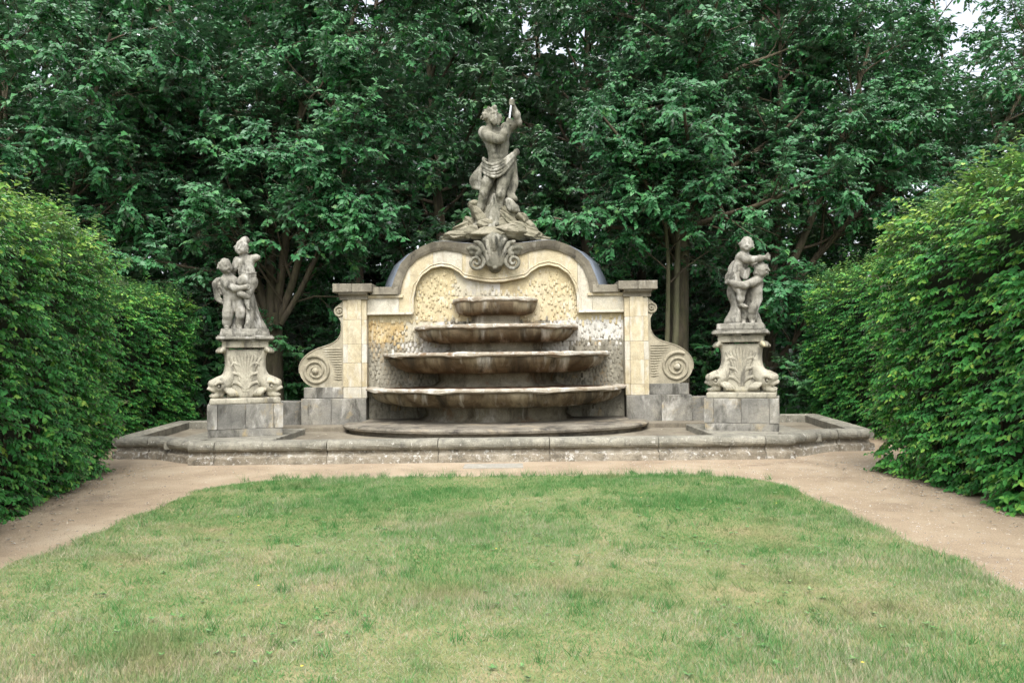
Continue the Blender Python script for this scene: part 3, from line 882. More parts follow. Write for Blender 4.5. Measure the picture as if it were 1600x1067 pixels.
for sgn in (-1, 1):
    pol = SP + [(-3.305, 1.10), (-3.305, 2.98)]
    V = [(-sgn * x, YP + 0.09, z) for x, z in pol] + [(-sgn * x, 17.35, z) for x, z in pol]
    n_ = len(pol)
    F = [tuple(range(n_)), tuple(range(2 * n_ - 1, n_ - 1, -1))] + [(i, (i + 1) % n_, n_ + (i + 1) % n_, n_ + i) for i in range(n_)]
    sc = link('side_scroll', pymesh('side_scroll', V, F), m_volute, wall)
    # spiral ridge, edge bead, boss, small upper rosette, flutes
    sp = []
    for i in range(80):
        t = i / 79
        a = rad(60) + t * 4.3 * PI; r_ = 0.335 - 0.255 * t ** 0.85
        sp.append((sgn * (3.915 + r_ * math.cos(a) * 1.0), YP + 0.088, 1.455 + r_ * math.sin(a)))
    bm = bmesh.new(); bmesh.ops.create_uvsphere(bm, u_segments=16, v_segments=10, radius=1)
    for v in bm.verts: v.co = Vector((sgn * 3.915 + v.co.x * 0.075, YP + 0.085 + v.co.y * 0.07, 1.455 + v.co.z * 0.075))
    me = bpy.data.meshes.new('volute_boss'); bm.to_mesh(me); bm.free()
    link('volute_boss', me, m_volute, sc)
    link('volute_spiral', tubes_mesh('volute_spiral', [(sp, np.linspace(0.042, 0.024, 80), 8)]), m_volute, sc)
    ring = [(sgn * (3.385 + 0.10 * math.cos(t)), YP + 0.085, 2.74 + 0.10 * math.sin(t)) for t in np.linspace(0, 2 * PI, 24)]
    ring2 = [(sgn * (3.385 + 0.035 * math.cos(t)), YP + 0.08, 2.74 + 0.035 * math.sin(t)) for t in np.linspace(0, 2 * PI, 14)]
    link('rosette', tubes_mesh('rosette', [(ring, [0.024] * 24, 8), (ring2, [0.022] * 14, 8)]), m_volute, sc)
    edge = [(-sgn * x, YP + 0.088, z) for x, z in SP[14:50]]
    lst = [(edge, [0.012] * len(edge), 6)]
    for i in range(13):
        z = 1.93 - i * 0.055
        x1 = 3.80 - 0.30 * math.sin(min(1, i / 11) * PI * 0.5) if i < 11 else 3.52
        x1 = max(x1, 3.5)
        lst.append(([(sgn * 3.345, YP + 0.088, z + 0.0), (sgn * (3.345 + x1) / 2, YP + 0.084, z), (sgn * x1, YP + 0.09, z + 0.004)], [0.014, 0.017, 0.006], 6))
    link('scroll_flutes', tubes_mesh('scroll_flutes', lst), m_volute, sc)
    # pilaster blocks
    zs = [0.86, 1.10, 1.62, 2.02, 2.55, 2.985]
    mats = [m_yellow, m_yellow, m_pale, m_yellow, m_yellow] if sgn > 0 else [m_pale, m_yellow, m_pale, m_yellow, m_yellow]
    for i in range(5):
        a, b = sorted((sgn * 2.79, sgn * 3.30))
        p_ = link('pilaster_block', box('pilaster_block', (a, YP + 0.04, zs[i] + 0.002), (b, 17.3, zs[i + 1] - 0.002), 0.007), mats[i], wall)
        a, b = sorted((sgn * 2.90, sgn * 3.19))
        link('pilaster_strip', box('pilaster_strip', (a, YP, zs[i] + 0.002), (b, YP + 0.1, zs[i + 1] - 0.002), 0.006), mats[(i + 1) % 5] if i == 2 else mats[i], p_)
    a, b = sorted((sgn * 2.76, sgn * 3.36))
    link('capital_moulding', sweep('capital_moulding', [(-0.6, 2.985), (-0.6, 3.13), (0.17, 3.13), (0.15, 3.09), (0.07, 3.06), (0.05, 3.02), (0.05, 2.985)], [(a, YP + 0.04), (b, YP + 0.04)]), m_cope, wall)
    for q0, q1 in ((2.64, 3.06), (3.063, 3.478)):
        a, b = sorted((sgn * q0, sgn * q1))
        link('cap_slab', box('cap_slab', (a, YP - 0.16, 3.132), (b, 17.45, 3.315), 0.014, 0.002), m_cope, wall)
    a, b = sorted((sgn * 3.302, sgn * 4.16))
    link('scroll_base', box('scroll_base', (a, YP + 0.06, 0.862), (b, 17.35, 1.10), 0.014, 0.002), m_block, wall)
    for q0, q1 in ((2.795, 3.55), (3.553, 4.20)):
        a, b = sorted((sgn * q0, sgn * q1))
        link('plinth_block', box('plinth_block', (a, YP - 0.02, 0.2), (b, 17.4, 0.858), 0.014, 0.003), m_block, wall)

# cartouche bracket between the humps
S = Sculpt((-0.80, -0.45, -0.46), (0.80, 0.35, 0.48), 0.0135)
S.chain([(0, 0.04, 0.30, 0.30), (0, 0.02, 0.02, 0.22), (0, 0.02, -0.24, 0.15)], k=0.05)
for s_ in (-1, 1):
    for i, q in enumerate((0.13, 0.25)):                              # folds fanning upward either side of the tongue
        S.curve([(s_ * q * 0.55, -0.13, -0.25 + 0.03 * i, 0.035), (s_ * q * 0.72, -0.19, -0.06, 0.038), (s_ * q * 1.0, -0.23, 0.12, 0.042), (s_ * q * 1.3, -0.20, 0.25 - 0.02 * i, 0.045), (s_ * q * 1.7, -0.20, 0.31 - 0.05 * i, 0.03)], k=0.016)
    sp = []
    for i in range(30):                                               # volute
        t = i / 29
        a = rad(80) - t * 3.3 * PI
        r_ = 0.155 * (1 - t) + 0.03
        sp.append((s_ * (0.40 - r_ * math.cos(a)), -0.15 - 0.04 * t, -0.17 + r_ * math.sin(a), 0.042 - 0.012 * t))
    S.chain(sp, k=0.008)
    S.curve([(s_ * 0.37, -0.14, -0.02, 0.042), (s_ * 0.30, -0.16, 0.07, 0.048), (s_ * 0.38, -0.13, 0.14, 0.05), (s_ * 0.52, -0.06, 0.15, 0.045), (s_ * 0.66, 0.03, 0.15, 0.03)], k=0.03)
    S.ell((s_ * 0.36, 0.0, 0.10), (0.22, 0.13, 0.16), k=0.03)
S.ell((0, -0.06, -0.02), (0.21, 0.13, 0.32), k=0.03)
S.curve([(0, -0.20, 0.10, 0.045), (0, -0.25, 0.24, 0.055), (0, -0.25, 0.33, 0.05), (0, -0.20, 0.37, 0.035)], k=0.02)
for q in (-0.22, -0.11, 0, 0.11, 0.22):
    S.ell((q, -0.10, -0.29 + abs(q) * 0.5), (0.06, 0.07, 0.05), k=0.015)
link('cartouche', S.mesh('cartouche', (0, 16.62, 3.92), 0.004), m_statue, wall)

# ------------------------------------------------------------------ half bowls
pc = lambda v: math.copysign(abs(v) ** 0.82, v)
def half_bowl(zrim, a, b, belly, lobes, foot_z, foot_s, seed):
    rr = random.Random(seed)
    n = 150
    ph = rr.uniform(0, 6)
    prof = [(0.86, -0.035), (0.93, -0.05), (0.95, -0.085), (0.945, -0.14), (0.915, -0.215), (0.86, -0.29), (0.78, -belly + 0.02), (0.69, -belly - 0.01), (foot_s * 0.9, -belly - 0.008)]
    fprof = [(foot_s, -belly + 0.01), (foot_s * 0.97, -belly - 0.03), (foot_s * 0.95, (-belly + foot_z) / 2 - 0.03), (foot_s * 1.02, foot_z + 0.05), (foot_s * 1.12, foot_z)]
    V = []; F = []; m = len(prof)
    for i in range(n + 1):
        th = PI * i / n
        g_ = abs(math.sin(lobes * th / 2 + ph))           # gadroons
        for j, (s, z) in enumerate(prof):
            amt = 0.075 * math.exp(-((s - 0.86) / 0.11) ** 2) * (g_ - 0.6) if 1 < j < 9 else 0
            r_ = s + amt
            V.append((-a * r_ * pc(math.cos(th)), YR - b * r_ * pc(math.sin(th)), zrim + z))
    for i in range(n):
        for j in range(m - 1):
            F.append((i * m + j, i * m + j + 1, (i + 1) * m + j + 1, (i + 1) * m + j))
    bo = link('bowl', pymesh('bowl', V, F, True), m_bowl, wall)
    V = []; F = []; m = len(fprof)
    for i in range(61):
        th = PI * i / 60
        for (s, z) in fprof:
            V.append((-a * s * pc(math.cos(th)), YR - b * s * pc(math.sin(th)), zrim + z))
    for i in range(60):
        for j in range(m - 1):
            F.append((i * m + j, i * m + j + 1, (i + 1) * m + j + 1, (i + 1) * m + j))
    link('bowl_foot', pymesh('bowl_foot', V, F, True), m_foot, bo)
    # rim lip with shell-like swellings
    prof = [(0.90, -0.05), (0.90, 0.0), (0.93, 0.016), (0.985, 0.012), (1.0, -0.006), (1.0, -0.040), (0.985, -0.054), (0.93, -0.08)]
    V = []; F = []; m = len(prof)
    for i in range(n + 1):
        th = PI * i / n
        g_ = max(0.0, math.sin(lobes * th * 0.5 + ph * 1.7)) ** 1.5
        wv = 0.012 * math.sin(th * 31 + seed) * g_
        for j, (s, z) in enumerate(prof):
            out = (0.018 * g_ if s > 0.95 else 0)
            V.append((-a * (s + out) * pc(math.cos(th)), YR - b * (s + out) * pc(math.sin(th)), zrim + z - (0.022 * g_ if z < -0.02 else 0) + (0.008 * g_ if z > 0 else 0) + wv * 0.6 + rr.uniform(-.003, .003)))
    for i in range(n):
        for j in range(m - 1):
            F.append((i * m + j, i * m + j + 1, (i + 1) * m + j + 1, (i + 1) * m + j))
    link('bowl_rim', pymesh('bowl_rim', V, F, False), m_bowlrim, bo)
    # silt lying in the bowl
    V = []; F = []
    for i in range(61):
        th = PI * i / 60
        for s in (0.905, 0.7, 0.5, 0.2):
            V.append((-a * s * pc(math.cos(th)), YR - b * s * pc(math.sin(th)), zrim - 0.03 + (0.9 - s) * 0.09 + rr.uniform(-.008, .02)))
    for i in range(60):
        for j in range(3):
            F.append((i * 4 + j, i * 4 + j + 1, (i + 1) * 4 + j + 1, (i + 1) * 4 + j))
    link('silt', pymesh('silt', V, F, True), m_debris, bo)
    return bo
half_bowl(2.955, 0.924, 0.75, 0.335, 11, 2.40 - 2.955, 0.60, 1)
half_bowl(2.365, 1.764, 1.30, 0.345, 15, 1.81 - 2.365, 0.60, 2)
half_bowl(1.79, 2.436, 1.80, 0.40, 17, 1.10 - 1.79, 0.54, 3)
half_bowl(1.08, 2.80, 2.10, 0.38, 19, 0.37 - 1.08, 0.57, 4)

# half-round step under the bowls
def half_step(a, b, yc, prof, name, mat):
    V = []; F = []; m = len(prof); n = 80
    rr = random.Random(9)
    for i in range(n + 1):
        th = PI * i / n
        for (u, z) in prof:
            V.append((-(a + u) * math.cos(th), yc - (b + u) * math.sin(th), z + rr.uniform(-.003, .003)))
    for i in range(n):
        for j in range(m - 1):
            F.append((i * m + j, i * m + j + 1, (i + 1) * m + j + 1, (i + 1) * m + j))
    o0 = len(V)
    return link(name, pymesh(name, V, F, False), mat, wall)
half_step(3.12, 2.0, 16.02, [(-3.0, 0.40), (-1.2, 0.392), (-0.5, 0.388), (-0.06, 0.385), (0.0, 0.375), (0.04, 0.345), (0.03, 0.305), (-0.02, 0.285), (-0.08, 0.275), (-0.09, 0.20)], 'round_step', m_platform)
a = link('step_back', box('step_back', (-2.78, 15.9, 0.2), (2.78, 16.85, 0.398), 0.01), m_platform, wall)

# ------------------------------------------------------------------ big statue on the top
def finger_hand(S, c, axis, side, r=0.05, fl=0.09):
    """a fist round a shaft: palm plus four wrapped fingers and a thumb; axis = shaft direction, side = knuckle direction"""
    c = Vector(c); ax = Vector(axis).normalized(); sd = Vector(side).normalized(); nn = ax.cross(sd)
    S.ell(c - sd * 0.0, (r * 1.1, r * 0.9, r * 1.25), k=0.02)
    for i in range(4):
        o = c + ax * ((i - 1.5) * r * 0.62)
        S.chain([(*(o - sd * r * 0.3 + nn * r * 0.9), r * 0.34), (*(o + sd * r * 0.75 + nn * r * 0.75), r * 0.34), (*(o + sd * r * 0.85 - nn * r * 0.5), r * 0.3)], k=0.008)
    S.chain([(*(c + ax * r * 1.0 - nn * r * 0.6), r * 0.38), (*(c + ax * r * 1.7 + sd * r * 0.4), r * 0.32)], k=0.012)

nep = thing('bearded_statue', 'grey stone bearded man with draped hips gripping a metal staff atop the wall', 'statue', (0.02, 17.0, 4.18))
S = Sculpt((-0.85, -0.62, -0.08), (0.85, 0.55, 3.02), 0.0155)
f = -0.10
# legs (viewer's left, viewer's right)
S.chain([(-0.06, f, 1.32, 0.17), (-0.20, f - 0.10, 1.00, 0.135), (-0.27, f - 0.13, 0.78, 0.105), (-0.30, f - 0.08, 0.66, 0.10), (-0.36, f - 0.03, 0.45, 0.092), (-0.42, f - 0.02, 0.18, 0.055), (-0.435, f - 0.02, 0.10, 0.055)], k=0.05)
S.chain([(-0.435, f + 0.02, 0.07, 0.06), (-0.49, f - 0.16, 0.02, 0.05), (-0.51, f - 0.25, 0.0, 0.035)], k=0.03)
S.ell((-0.27, f - 0.19, 0.77), (0.065, 0.06, 0.075), k=0.05)
S.chain([(0.28, f, 1.36, 0.18), (0.19, f - 0.08, 1.02, 0.145), (0.12, f - 0.12, 0.72, 0.11), (0.10, f - 0.06, 0.60, 0.10), (0.085, f - 0.02, 0.42, 0.10), (0.045, f - 0.02, 0.16, 0.058), (0.04, f - 0.02, 0.09, 0.058)], k=0.05)
S.chain([(0.04, f + 0.03, 0.07, 0.06), (0.03, f - 0.17, 0.03, 0.055), (0.02, f - 0.26, 0.01, 0.035)], k=0.03)
S.ell((0.115, f - 0.19, 0.71), (0.07, 0.06, 0.08), k=0.05)
# trunk
S.ell((0.10, f + 0.02, 1.42), (0.29, 0.20, 0.22), k=0.08)
S.ell((0.08, f, 1.66), (0.245, 0.175, 0.24), k=0.10)
S.ell((0.06, f, 1.92), (0.29, 0.20, 0.25), k=0.10)
S.ell((0.03, f + 0.02, 2.12), (0.35, 0.20, 0.20), (0, -10, 0), k=0.10)
S.ell((-0.09, f - 0.15, 2.03), (0.15, 0.07, 0.11), k=0.06)       # pectorals, belly, ribs
S.ell((0.19, f - 0.15, 2.07), (0.15, 0.07, 0.11), k=0.06)
for zz in (1.60, 1.72, 1.84):
    for s_ in (-1, 1):
        S.ell((0.075 + s_ * 0.065, f - 0.155, zz), (0.062, 0.035, 0.05), k=0.03)
S.chain([(0.075, f - 0.20, 1.92, 0.012), (0.08, f - 0.195, 1.55, 0.012)], k=0.03, sub=True)
S.ell((0.08, f - 0.185, 1.54), (0.022, 0.03, 0.022), k=0.02, sub=True)
# near arm across the chest
S.ell((-0.25, f - 0.02, 2.20), (0.145, 0.14, 0.15), k=0.06)
S.chain([(-0.26, f - 0.06, 2.18, 0.12), (-0.10, f - 0.24, 2.02, 0.112), (0.10, f - 0.33, 1.94, 0.092), (0.16, f - 0.34, 1.94, 0.088)], k=0.05)
S.chain([(0.15, f - 0.34, 1.94, 0.088), (0.23, f - 0.34, 2.08, 0.095), (0.31, f - 0.31, 2.28, 0.060)], k=0.04)
# far arm raised
S.ell((0.28, f + 0.05, 2.30), (0.15, 0.14, 0.15), k=0.07)
S.chain([(0.28, f + 0.04, 2.30, 0.125), (0.42, f + 0.02, 2.36, 0.11), (0.57, f - 0.06, 2.40, 0.085)], k=0.05)
S.chain([(0.57, f - 0.06, 2.40, 0.088), (0.53, f - 0.15, 2.56, 0.085), (0.44, f - 0.24, 2.76, 0.055)], k=0.04)
finger_hand(S, (0.335, f - 0.30, 2.345), (0.13, 0, 0.99), (0.5, -0.85, 0), 0.062)
finger_hand(S, (0.415, f - 0.27, 2.80), (0.13, 0, 0.99), (-0.3, -0.95, 0), 0.062)
# neck, head turned to the viewer's right and bowed, beard, hair
S.chain([(-0.04, f, 2.24, 0.115), (-0.09, f - 0.06, 2.42, 0.105)], k=0.06)
S.ell((-0.10, f - 0.07, 2.55), (0.155, 0.165, 0.175), (12, 8, 35), k=0.04)
S.ell((-0.02, f - 0.17, 2.49), (0.115, 0.095, 0.14), (10, 8, 30), k=0.04)
S.curve([(0.035, f - 0.23, 2.56, 0.022), (0.065, f - 0.275, 2.50, 0.030), (0.05, f - 0.26, 2.47, 0.022)], k=0.015)  # nose
S.chain([(-0.06, f - 0.245, 2.575, 0.028), (0.02, f - 0.255, 2.585, 0.026), (0.085, f - 0.20, 2.58, 0.026)], k=0.02)   # brow
for ex, ey in ((-0.025, -0.255), (0.07, -0.205)):
    S.ell((ex, f + ey - 0.012, 2.543), (0.026, 0.02, 0.018), k=0.012, sub=True)
    S.ell((ex, f + ey + 0.012, 2.540), (0.018, 0.016, 0.014), k=0.006)
rb = random.Random(4)
for i in range(26):                                                                                              # beard locks
    a = rb.uniform(-1.1, 1.1)
    bx, by = 0.02 + 0.12 * math.sin(a + 0.45), f - 0.15 - 0.11 * math.cos(a)
    z0 = 2.46 + rb.uniform(-0.04, 0.05) + 0.05 * abs(a)
    S.curve([(bx, by, z0, 0.030), (bx + rb.uniform(-.03, .03), by - 0.035, z0 - 0.07, 0.030), (bx + rb.uniform(-.02, .05), by - 0.02, z0 - 0.13 - rb.uniform(0, .05), 0.018)], k=0.012, n=3)
for i in range(60):                                                                                              # hair curls
    a = rb.uniform(0, 2 * PI); e = rb.uniform(-0.3, 1.4)
    d_ = Vector((math.cos(a) * math.cos(e), math.sin(a) * math.cos(e), math.sin(e)))
    if d_.y < -0.45 and d_.z < 0.55 and d_.x > -0.5: continue
    c_ = Vector((-0.11, f - 0.06, 2.56)) + Vector((d_.x * 0.150, d_.y * 0.155, d_.z * 0.158))
    S.curve([(*c_, 0.034), (*(c_ + Vector((rb.uniform(-.05, .05), rb.uniform(-.04, .04), rb.uniform(-.05, .03)))), 0.030), (*(c_ + d_ * 0.03 + Vector((rb.uniform(-.06, .06), 0, -0.06))), 0.02)], k=0.014, n=3)
S.curve([(-0.04, f - 0.10, 2.68, 0.05), (-0.01, f - 0.13, 2.73, 0.042), (0.02, f - 0.16, 2.74, 0.03)], k=0.03)     # standing forelock
S.ell((0.01, f - 0.275, 2.455), (0.045, 0.015, 0.012), (0, 0, 30), k=0.01, sub=True)
link('figure', S.mesh('figure', (0.02, 17.0, 4.60), 0.003), m_statue, nep)
# drapery
S = Sculpt((-0.85, -0.62, -0.08), (0.85, 0.55, 2.0), 0.0145)
rb = random.Random(12)
for i in range(5):                                             # sash swag across the hips
    t = i / 4
    rf = (0.036, 0.026, 0.034, 0.024, 0.032)[i]
    S.curve([(0.50, f + 0.02 - 0.05 * t, 1.76 - 0.07 * t, rf), (0.40, f - 0.18 - 0.02 * math.sin(t * PI), 1.64 - 0.20 * t, rf), (0.16, f - 0.27 - 0.02 * math.sin(t * PI), 1.45 - 0.29 * t, rf),
             (-0.06, f - 0.26, 1.38 - 0.27 * t, rf), (-0.25, f - 0.15, 1.48 - 0.26 * t, rf), (-0.28, f + 0.06, 1.62 - 0.28 * t, rf)], k=0.008)
S.ell((0.10, f - 0.02, 1.36), (0.33, 0.22, 0.17), k=0.01)
S.ell((0.52, f + 0.02, 1.74), (0.075, 0.085, 0.085), k=0.03)
S.ell((0.47, f - 0.03, 1.68), (0.06, 0.06, 0.09), (0, 30, 0), k=0.03)
for i in range(6):                                             # cloth flying to the left
    t = i / 5
    S.curve([(-0.22 - 0.02 * t, f + 0.08 * t, 1.56 - 0.06 * t, 0.045), (-0.36 - 0.05 * t, f + 0.02 + 0.10 * t, 1.36, 0.05), (-0.36 - 0.22 * t, f - 0.04 + 0.12 * t, 1.14, 0.042), (-0.34 - 0.20 * t, f + 0.0 + 0.1 * t, 0.95 + 0.02 * t, 0.045), (-0.36 - 0.12 * t, f + 0.05 * t, 0.88 + 0.04 * t, 0.03)], k=0.012)
for i in range(5):                                             # cloth falling on the right and behind
    t = i / 4
    S.curve([(0.46, f + 0.06 + 0.06 * t, 1.62, 0.05), (0.44 + 0.05 * t, f + 0.10 + 0.05 * t, 1.26, 0.052), (0.36 + 0.14 * t, f + 0.10, 1.02, 0.052), (0.30 + 0.12 * t, f + 0.05, 0.78, 0.05), (0.36 + 0.12 * t, f - 0.02, 0.66, 0.045), (0.40 + 0.10 * t, f + 0.02, 0.62, 0.03)], k=0.012)
for i in range(6):                                             # gathered end lying on the rocks at the right
    S.curve([(0.24 + rb.uniform(0, .1), f - 0.05, 0.62 - 0.03 * i, 0.05), (0.36 + rb.uniform(0, .06), f - 0.20, 0.52 - 0.03 * i, 0.05), (0.48 + rb.uniform(0, .08), f - 0.10, 0.42 + rb.uniform(-.08, .05), 0.045)], k=0.02)
S.box((0.10, 0.14, 0.95), (0.34, 0.10, 0.55), rnd=0.08, k=0.05)
link('drapery', S.mesh('drapery', (0.02, 17.0, 4.60), 0.003), m_statue, nep)
p0 = Vector((0.30, f - 0.33, 2.02)); p1 = Vector((0.425, f - 0.30, 2.90))
nep.scale = (0.92, 0.95, 0.955)
link('staff', tubes_mesh('staff', [([tuple(p0 + (p1 - p0) * t + Vector((0.02, 17.0, 4.60))) for t in np.linspace(0, 1, 6)], [0.026] * 6, 10)]), m_metal, nep)
# rock mound of separate carved boulders
S = Sculpt((-0.5, -0.5, -0.1), (0.6, 0.5, 1.3), 0.02)
S.chain([(-0.10, 0.05, 0.0, 0.30), (-0.05, 0.05, 0.55, 0.20), (0.0, 0.10, 1.10, 0.13)], k=0.1)
S.box((-0.02, -0.12, 0.35), (0.14, 0.16, 0.45), (-8, 10, 8), 0.05, 0.08)
S.box((-0.12, -0.02, 0.2), (0.2, 0.2, 0.3), (0, 22, 0), 0.04, 0.05)
link('support_rock', S.mesh('support_rock', (0.02, 17.0, 4.55), 0.008), m_statue, nep)
def rock(c, h, rot, seed):
    rr = random.Random(seed)
    bm = bmesh.new()
    bmesh.ops.create_icosphere(bm, subdivisions=4, radius=1.0)
    cuts = []
    for i in range(9):
        d_ = Vector((rr.uniform(-1, 1), rr.uniform(-1, 1), rr.uniform(-1, 1))).normalized()
        cuts.append((d_, rr.uniform(0.80, 1.12)))
    M = Euler([rad(a_) for a_ in rot]).to_matrix()
    ph = [rr.uniform(0, 6) for _ in range(3)]
    for v in bm.verts:
        c_ = v.co
        v.co = c_ / (abs(c_.x) ** 7 + abs(c_.y) ** 7 + abs(c_.z) ** 7) ** (1 / 7)
        for d_, o_ in cuts:
            e = v.co.dot(d_) - o_
            if e > 0: v.co -= d_ * e
        k_ = 0.03 * math.sin(v.co.x * 5 + ph[0]) * math.sin(v.co.y * 6 + ph[1]) + 0.035 * math.sin(v.co.z * 7 + ph[2] + 2 * v.co.x)
        v.co += Vector((k_, k_, k_)) + Vector((rr.uniform(-1, 1), rr.uniform(-1, 1), rr.uniform(-1, 1))) * 0.014
        v.co = M @ Vector((v.co.x * h[0], v.co.y * h[1], v.co.z * h[2])) + Vector(c)
    me = bpy.data.meshes.new('rock'); bm.to_mesh(me); bm.free()
    return link('rock', me, m_rock, nep)
K = [((-0.90, 16.85, 4.36), (0.34, 0.35, 0.12), (0, -4, 0)), ((-0.80, 16.95, 4.56), (0.22, 0.28, 0.12), (0, -28, 5)), ((-0.62, 17.0, 4.70), (0.15, 0.22, 0.14), (5, 22, 0)),
     ((-0.60, 16.70, 4.44), (0.22, 0.25, 0.16), (0, 5, 10)), ((-0.42, 16.95, 4.92), (0.12, 0.24, 0.26), (0, -38, 0)), ((-0.50, 17.05, 5.12), (0.12, 0.2, 0.14), (0, -30, 12)),
     ((-0.15, 16.72, 4.42), (0.42, 0.36, 0.15), (4, 1, 0)), ((0.42, 16.72, 4.44), (0.38, 0.36, 0.17), (0, 5, -4)), ((0.36, 16.95, 4.72), (0.34, 0.26, 0.13), (0, 34, 0)), ((0.28, 17.0, 4.92), (0.26, 0.24, 0.11), (0, 30, 6)),
     ((0.86, 16.88, 4.42), (0.34, 0.34, 0.13), (0, 12, 0)), ((0.80, 16.98, 4.62), (0.26, 0.28, 0.13), (0, 30, 4)), ((1.02, 16.95, 4.32), (0.20, 0.3, 0.09), (0, 4, 0)), ((-1.02, 16.95, 4.28), (0.22, 0.3, 0.08), (0, 0, 0)),
     ((-0.70, 16.82, 4.50), (0.20, 0.22, 0.11), (0, -16, 8)), ((-0.22, 16.86, 4.66), (0.20, 0.2, 0.12), (0, 12, 0)), ((0.56, 16.78, 4.60), (0.22, 0.2, 0.10), (0, 22, 0)), ((-0.30, 17.1, 4.86), (0.24, 0.22, 0.24), (0, -20, 0)), ((0.34, 17.1, 5.06), (0.20, 0.2, 0.18), (0, 36, 0)),
     ((0.66, 16.85, 4.78), (0.16, 0.2, 0.10), (0, 38, 8)), ((1.16, 16.9, 4.28), (0.16, 0.26, 0.08), (0, 8, 0)), ((-1.16, 16.9, 4.28), (0.18, 0.26, 0.09), (0, -6, 0)),
     ((0.02, 17.05, 4.62), (0.36, 0.34, 0.20), (0, 0, 0)), ((0.05, 17.2, 4.3), (0.95, 0.35, 0.12), (0, 0, 0))]
for i, (c, h, r_) in enumerate(K):
    rock(c, h, r_, 100 + i)

# ------------------------------------------------------------------ dolphin pedestals
def dolphin_mesh():
    S = Sculpt((-0.15, -0.30, -0.06), (0.95, 0.30, 1.0), 0.0125)   # +x points outward
    S.curve([(0.42, 0, 0.86, 0.07), (0.36, 0, 0.66, 0.10), (0.36, 0, 0.46, 0.125), (0.44, 0, 0.30, 0.15), (0.58, 0, 0.22, 0.15)], k=0.03)
    S.ell((0.62, 0, 0.25), (0.20, 0.15, 0.14), k=0.06)              # brow
    S.ell((0.80, 0, 0.26), (0.075, 0.10, 0.07), k=0.05)             # snout bulge
    S.chain([(0.60, 0, 0.16, 0.10), (0.78, 0, 0.155, 0.065), (0.86, 0, 0.165, 0.045)], k=0.03)   # upper jaw
    S.chain([(0.58, 0, 0.08, 0.09), (0.76, 0, 0.035, 0.05), (0.82, 0, 0.045, 0.035)], k=0.03)    # lower jaw
    S.chain([(0.66, 0, 0.10, 0.03), (0.95, 0, 0.10, 0.055)], k=0.02, sub=True)
    for s_ in (-1, 1):
        S.ell((0.66, s_ * 0.13, 0.22), (0.06, 0.035, 0.05), k=0.02, sub=True)
        S.ell((0.665, s_ * 0.125, 0.215), (0.036, 0.032, 0.036), k=0.008)
        S.curve([(0.56, s_ * 0.15, 0.27, 0.025), (0.66, s_ * 0.16, 0.295, 0.028), (0.76, s_ * 0.13, 0.25, 0.02)], k=0.015)
        for i in range(4):                                            # gill fringe
            S.curve([(0.52 - 0.05 * i, s_ * 0.13, 0.15, 0.035), (0.45 - 0.06 * i, s_ * 0.17, 0.09, 0.03), (0.38 - 0.06 * i, s_ * 0.16, 0.03, 0.018)], k=0.012, n=3)
    # tail curling out under the cap
    S.curve([(0.42, 0, 0.84, 0.065), (0.48, 0, 0.90, 0.05), (0.58, 0, 0.89, 0.035)], k=0.03)
    for s_ in (-1, 0, 1):
        S.curve([(0.44, 0, 0.89, 0.045), (0.54, s_ * 0.09, 0.905, 0.045), (0.62, s_ * 0.15, 0.865, 0.025)], k=0.02)
    return S.mesh('dolphin', (0, 0, 0), 0.003)
DOL = dolphin_mesh(); DOL.materials.append(m_ped)
def acanthus():
    lst = []
    for i in range(9):
        a = (i - 4) / 4
        p = [(a * 0.05, 0, 0.0), (a * 0.10, -0.02, 0.22), (a * 0.17, -0.03, 0.45), (a * 0.25, -0.05, 0.66 - 0.08 * abs(a)), (a * 0.28, -0.075, 0.72 - 0.10 * abs(a))]
        lst.append(([(x_, y_ * 0.6 + 0.006, z_) for x_, y_, z_ in p], [0.012, 0.02, 0.026, 0.030, 0.014], 6))
    for s_ in (-1, 1):
        for zz in (0.05, 0.22, 0.40):
            p = [(s_ * 0.03, 0, zz), (s_ * 0.12, -0.03, zz + 0.10), (s_ * 0.22, -0.04, zz + 0.13), (s_ * 0.26, -0.05, zz + 0.07)]
            lst.append((p, [0.018, 0.03, 0.028, 0.012], 6))
    return tubes_mesh('acanthus_fan', lst)
ACA = acanthus(); ACA.materials.append(m_ped)
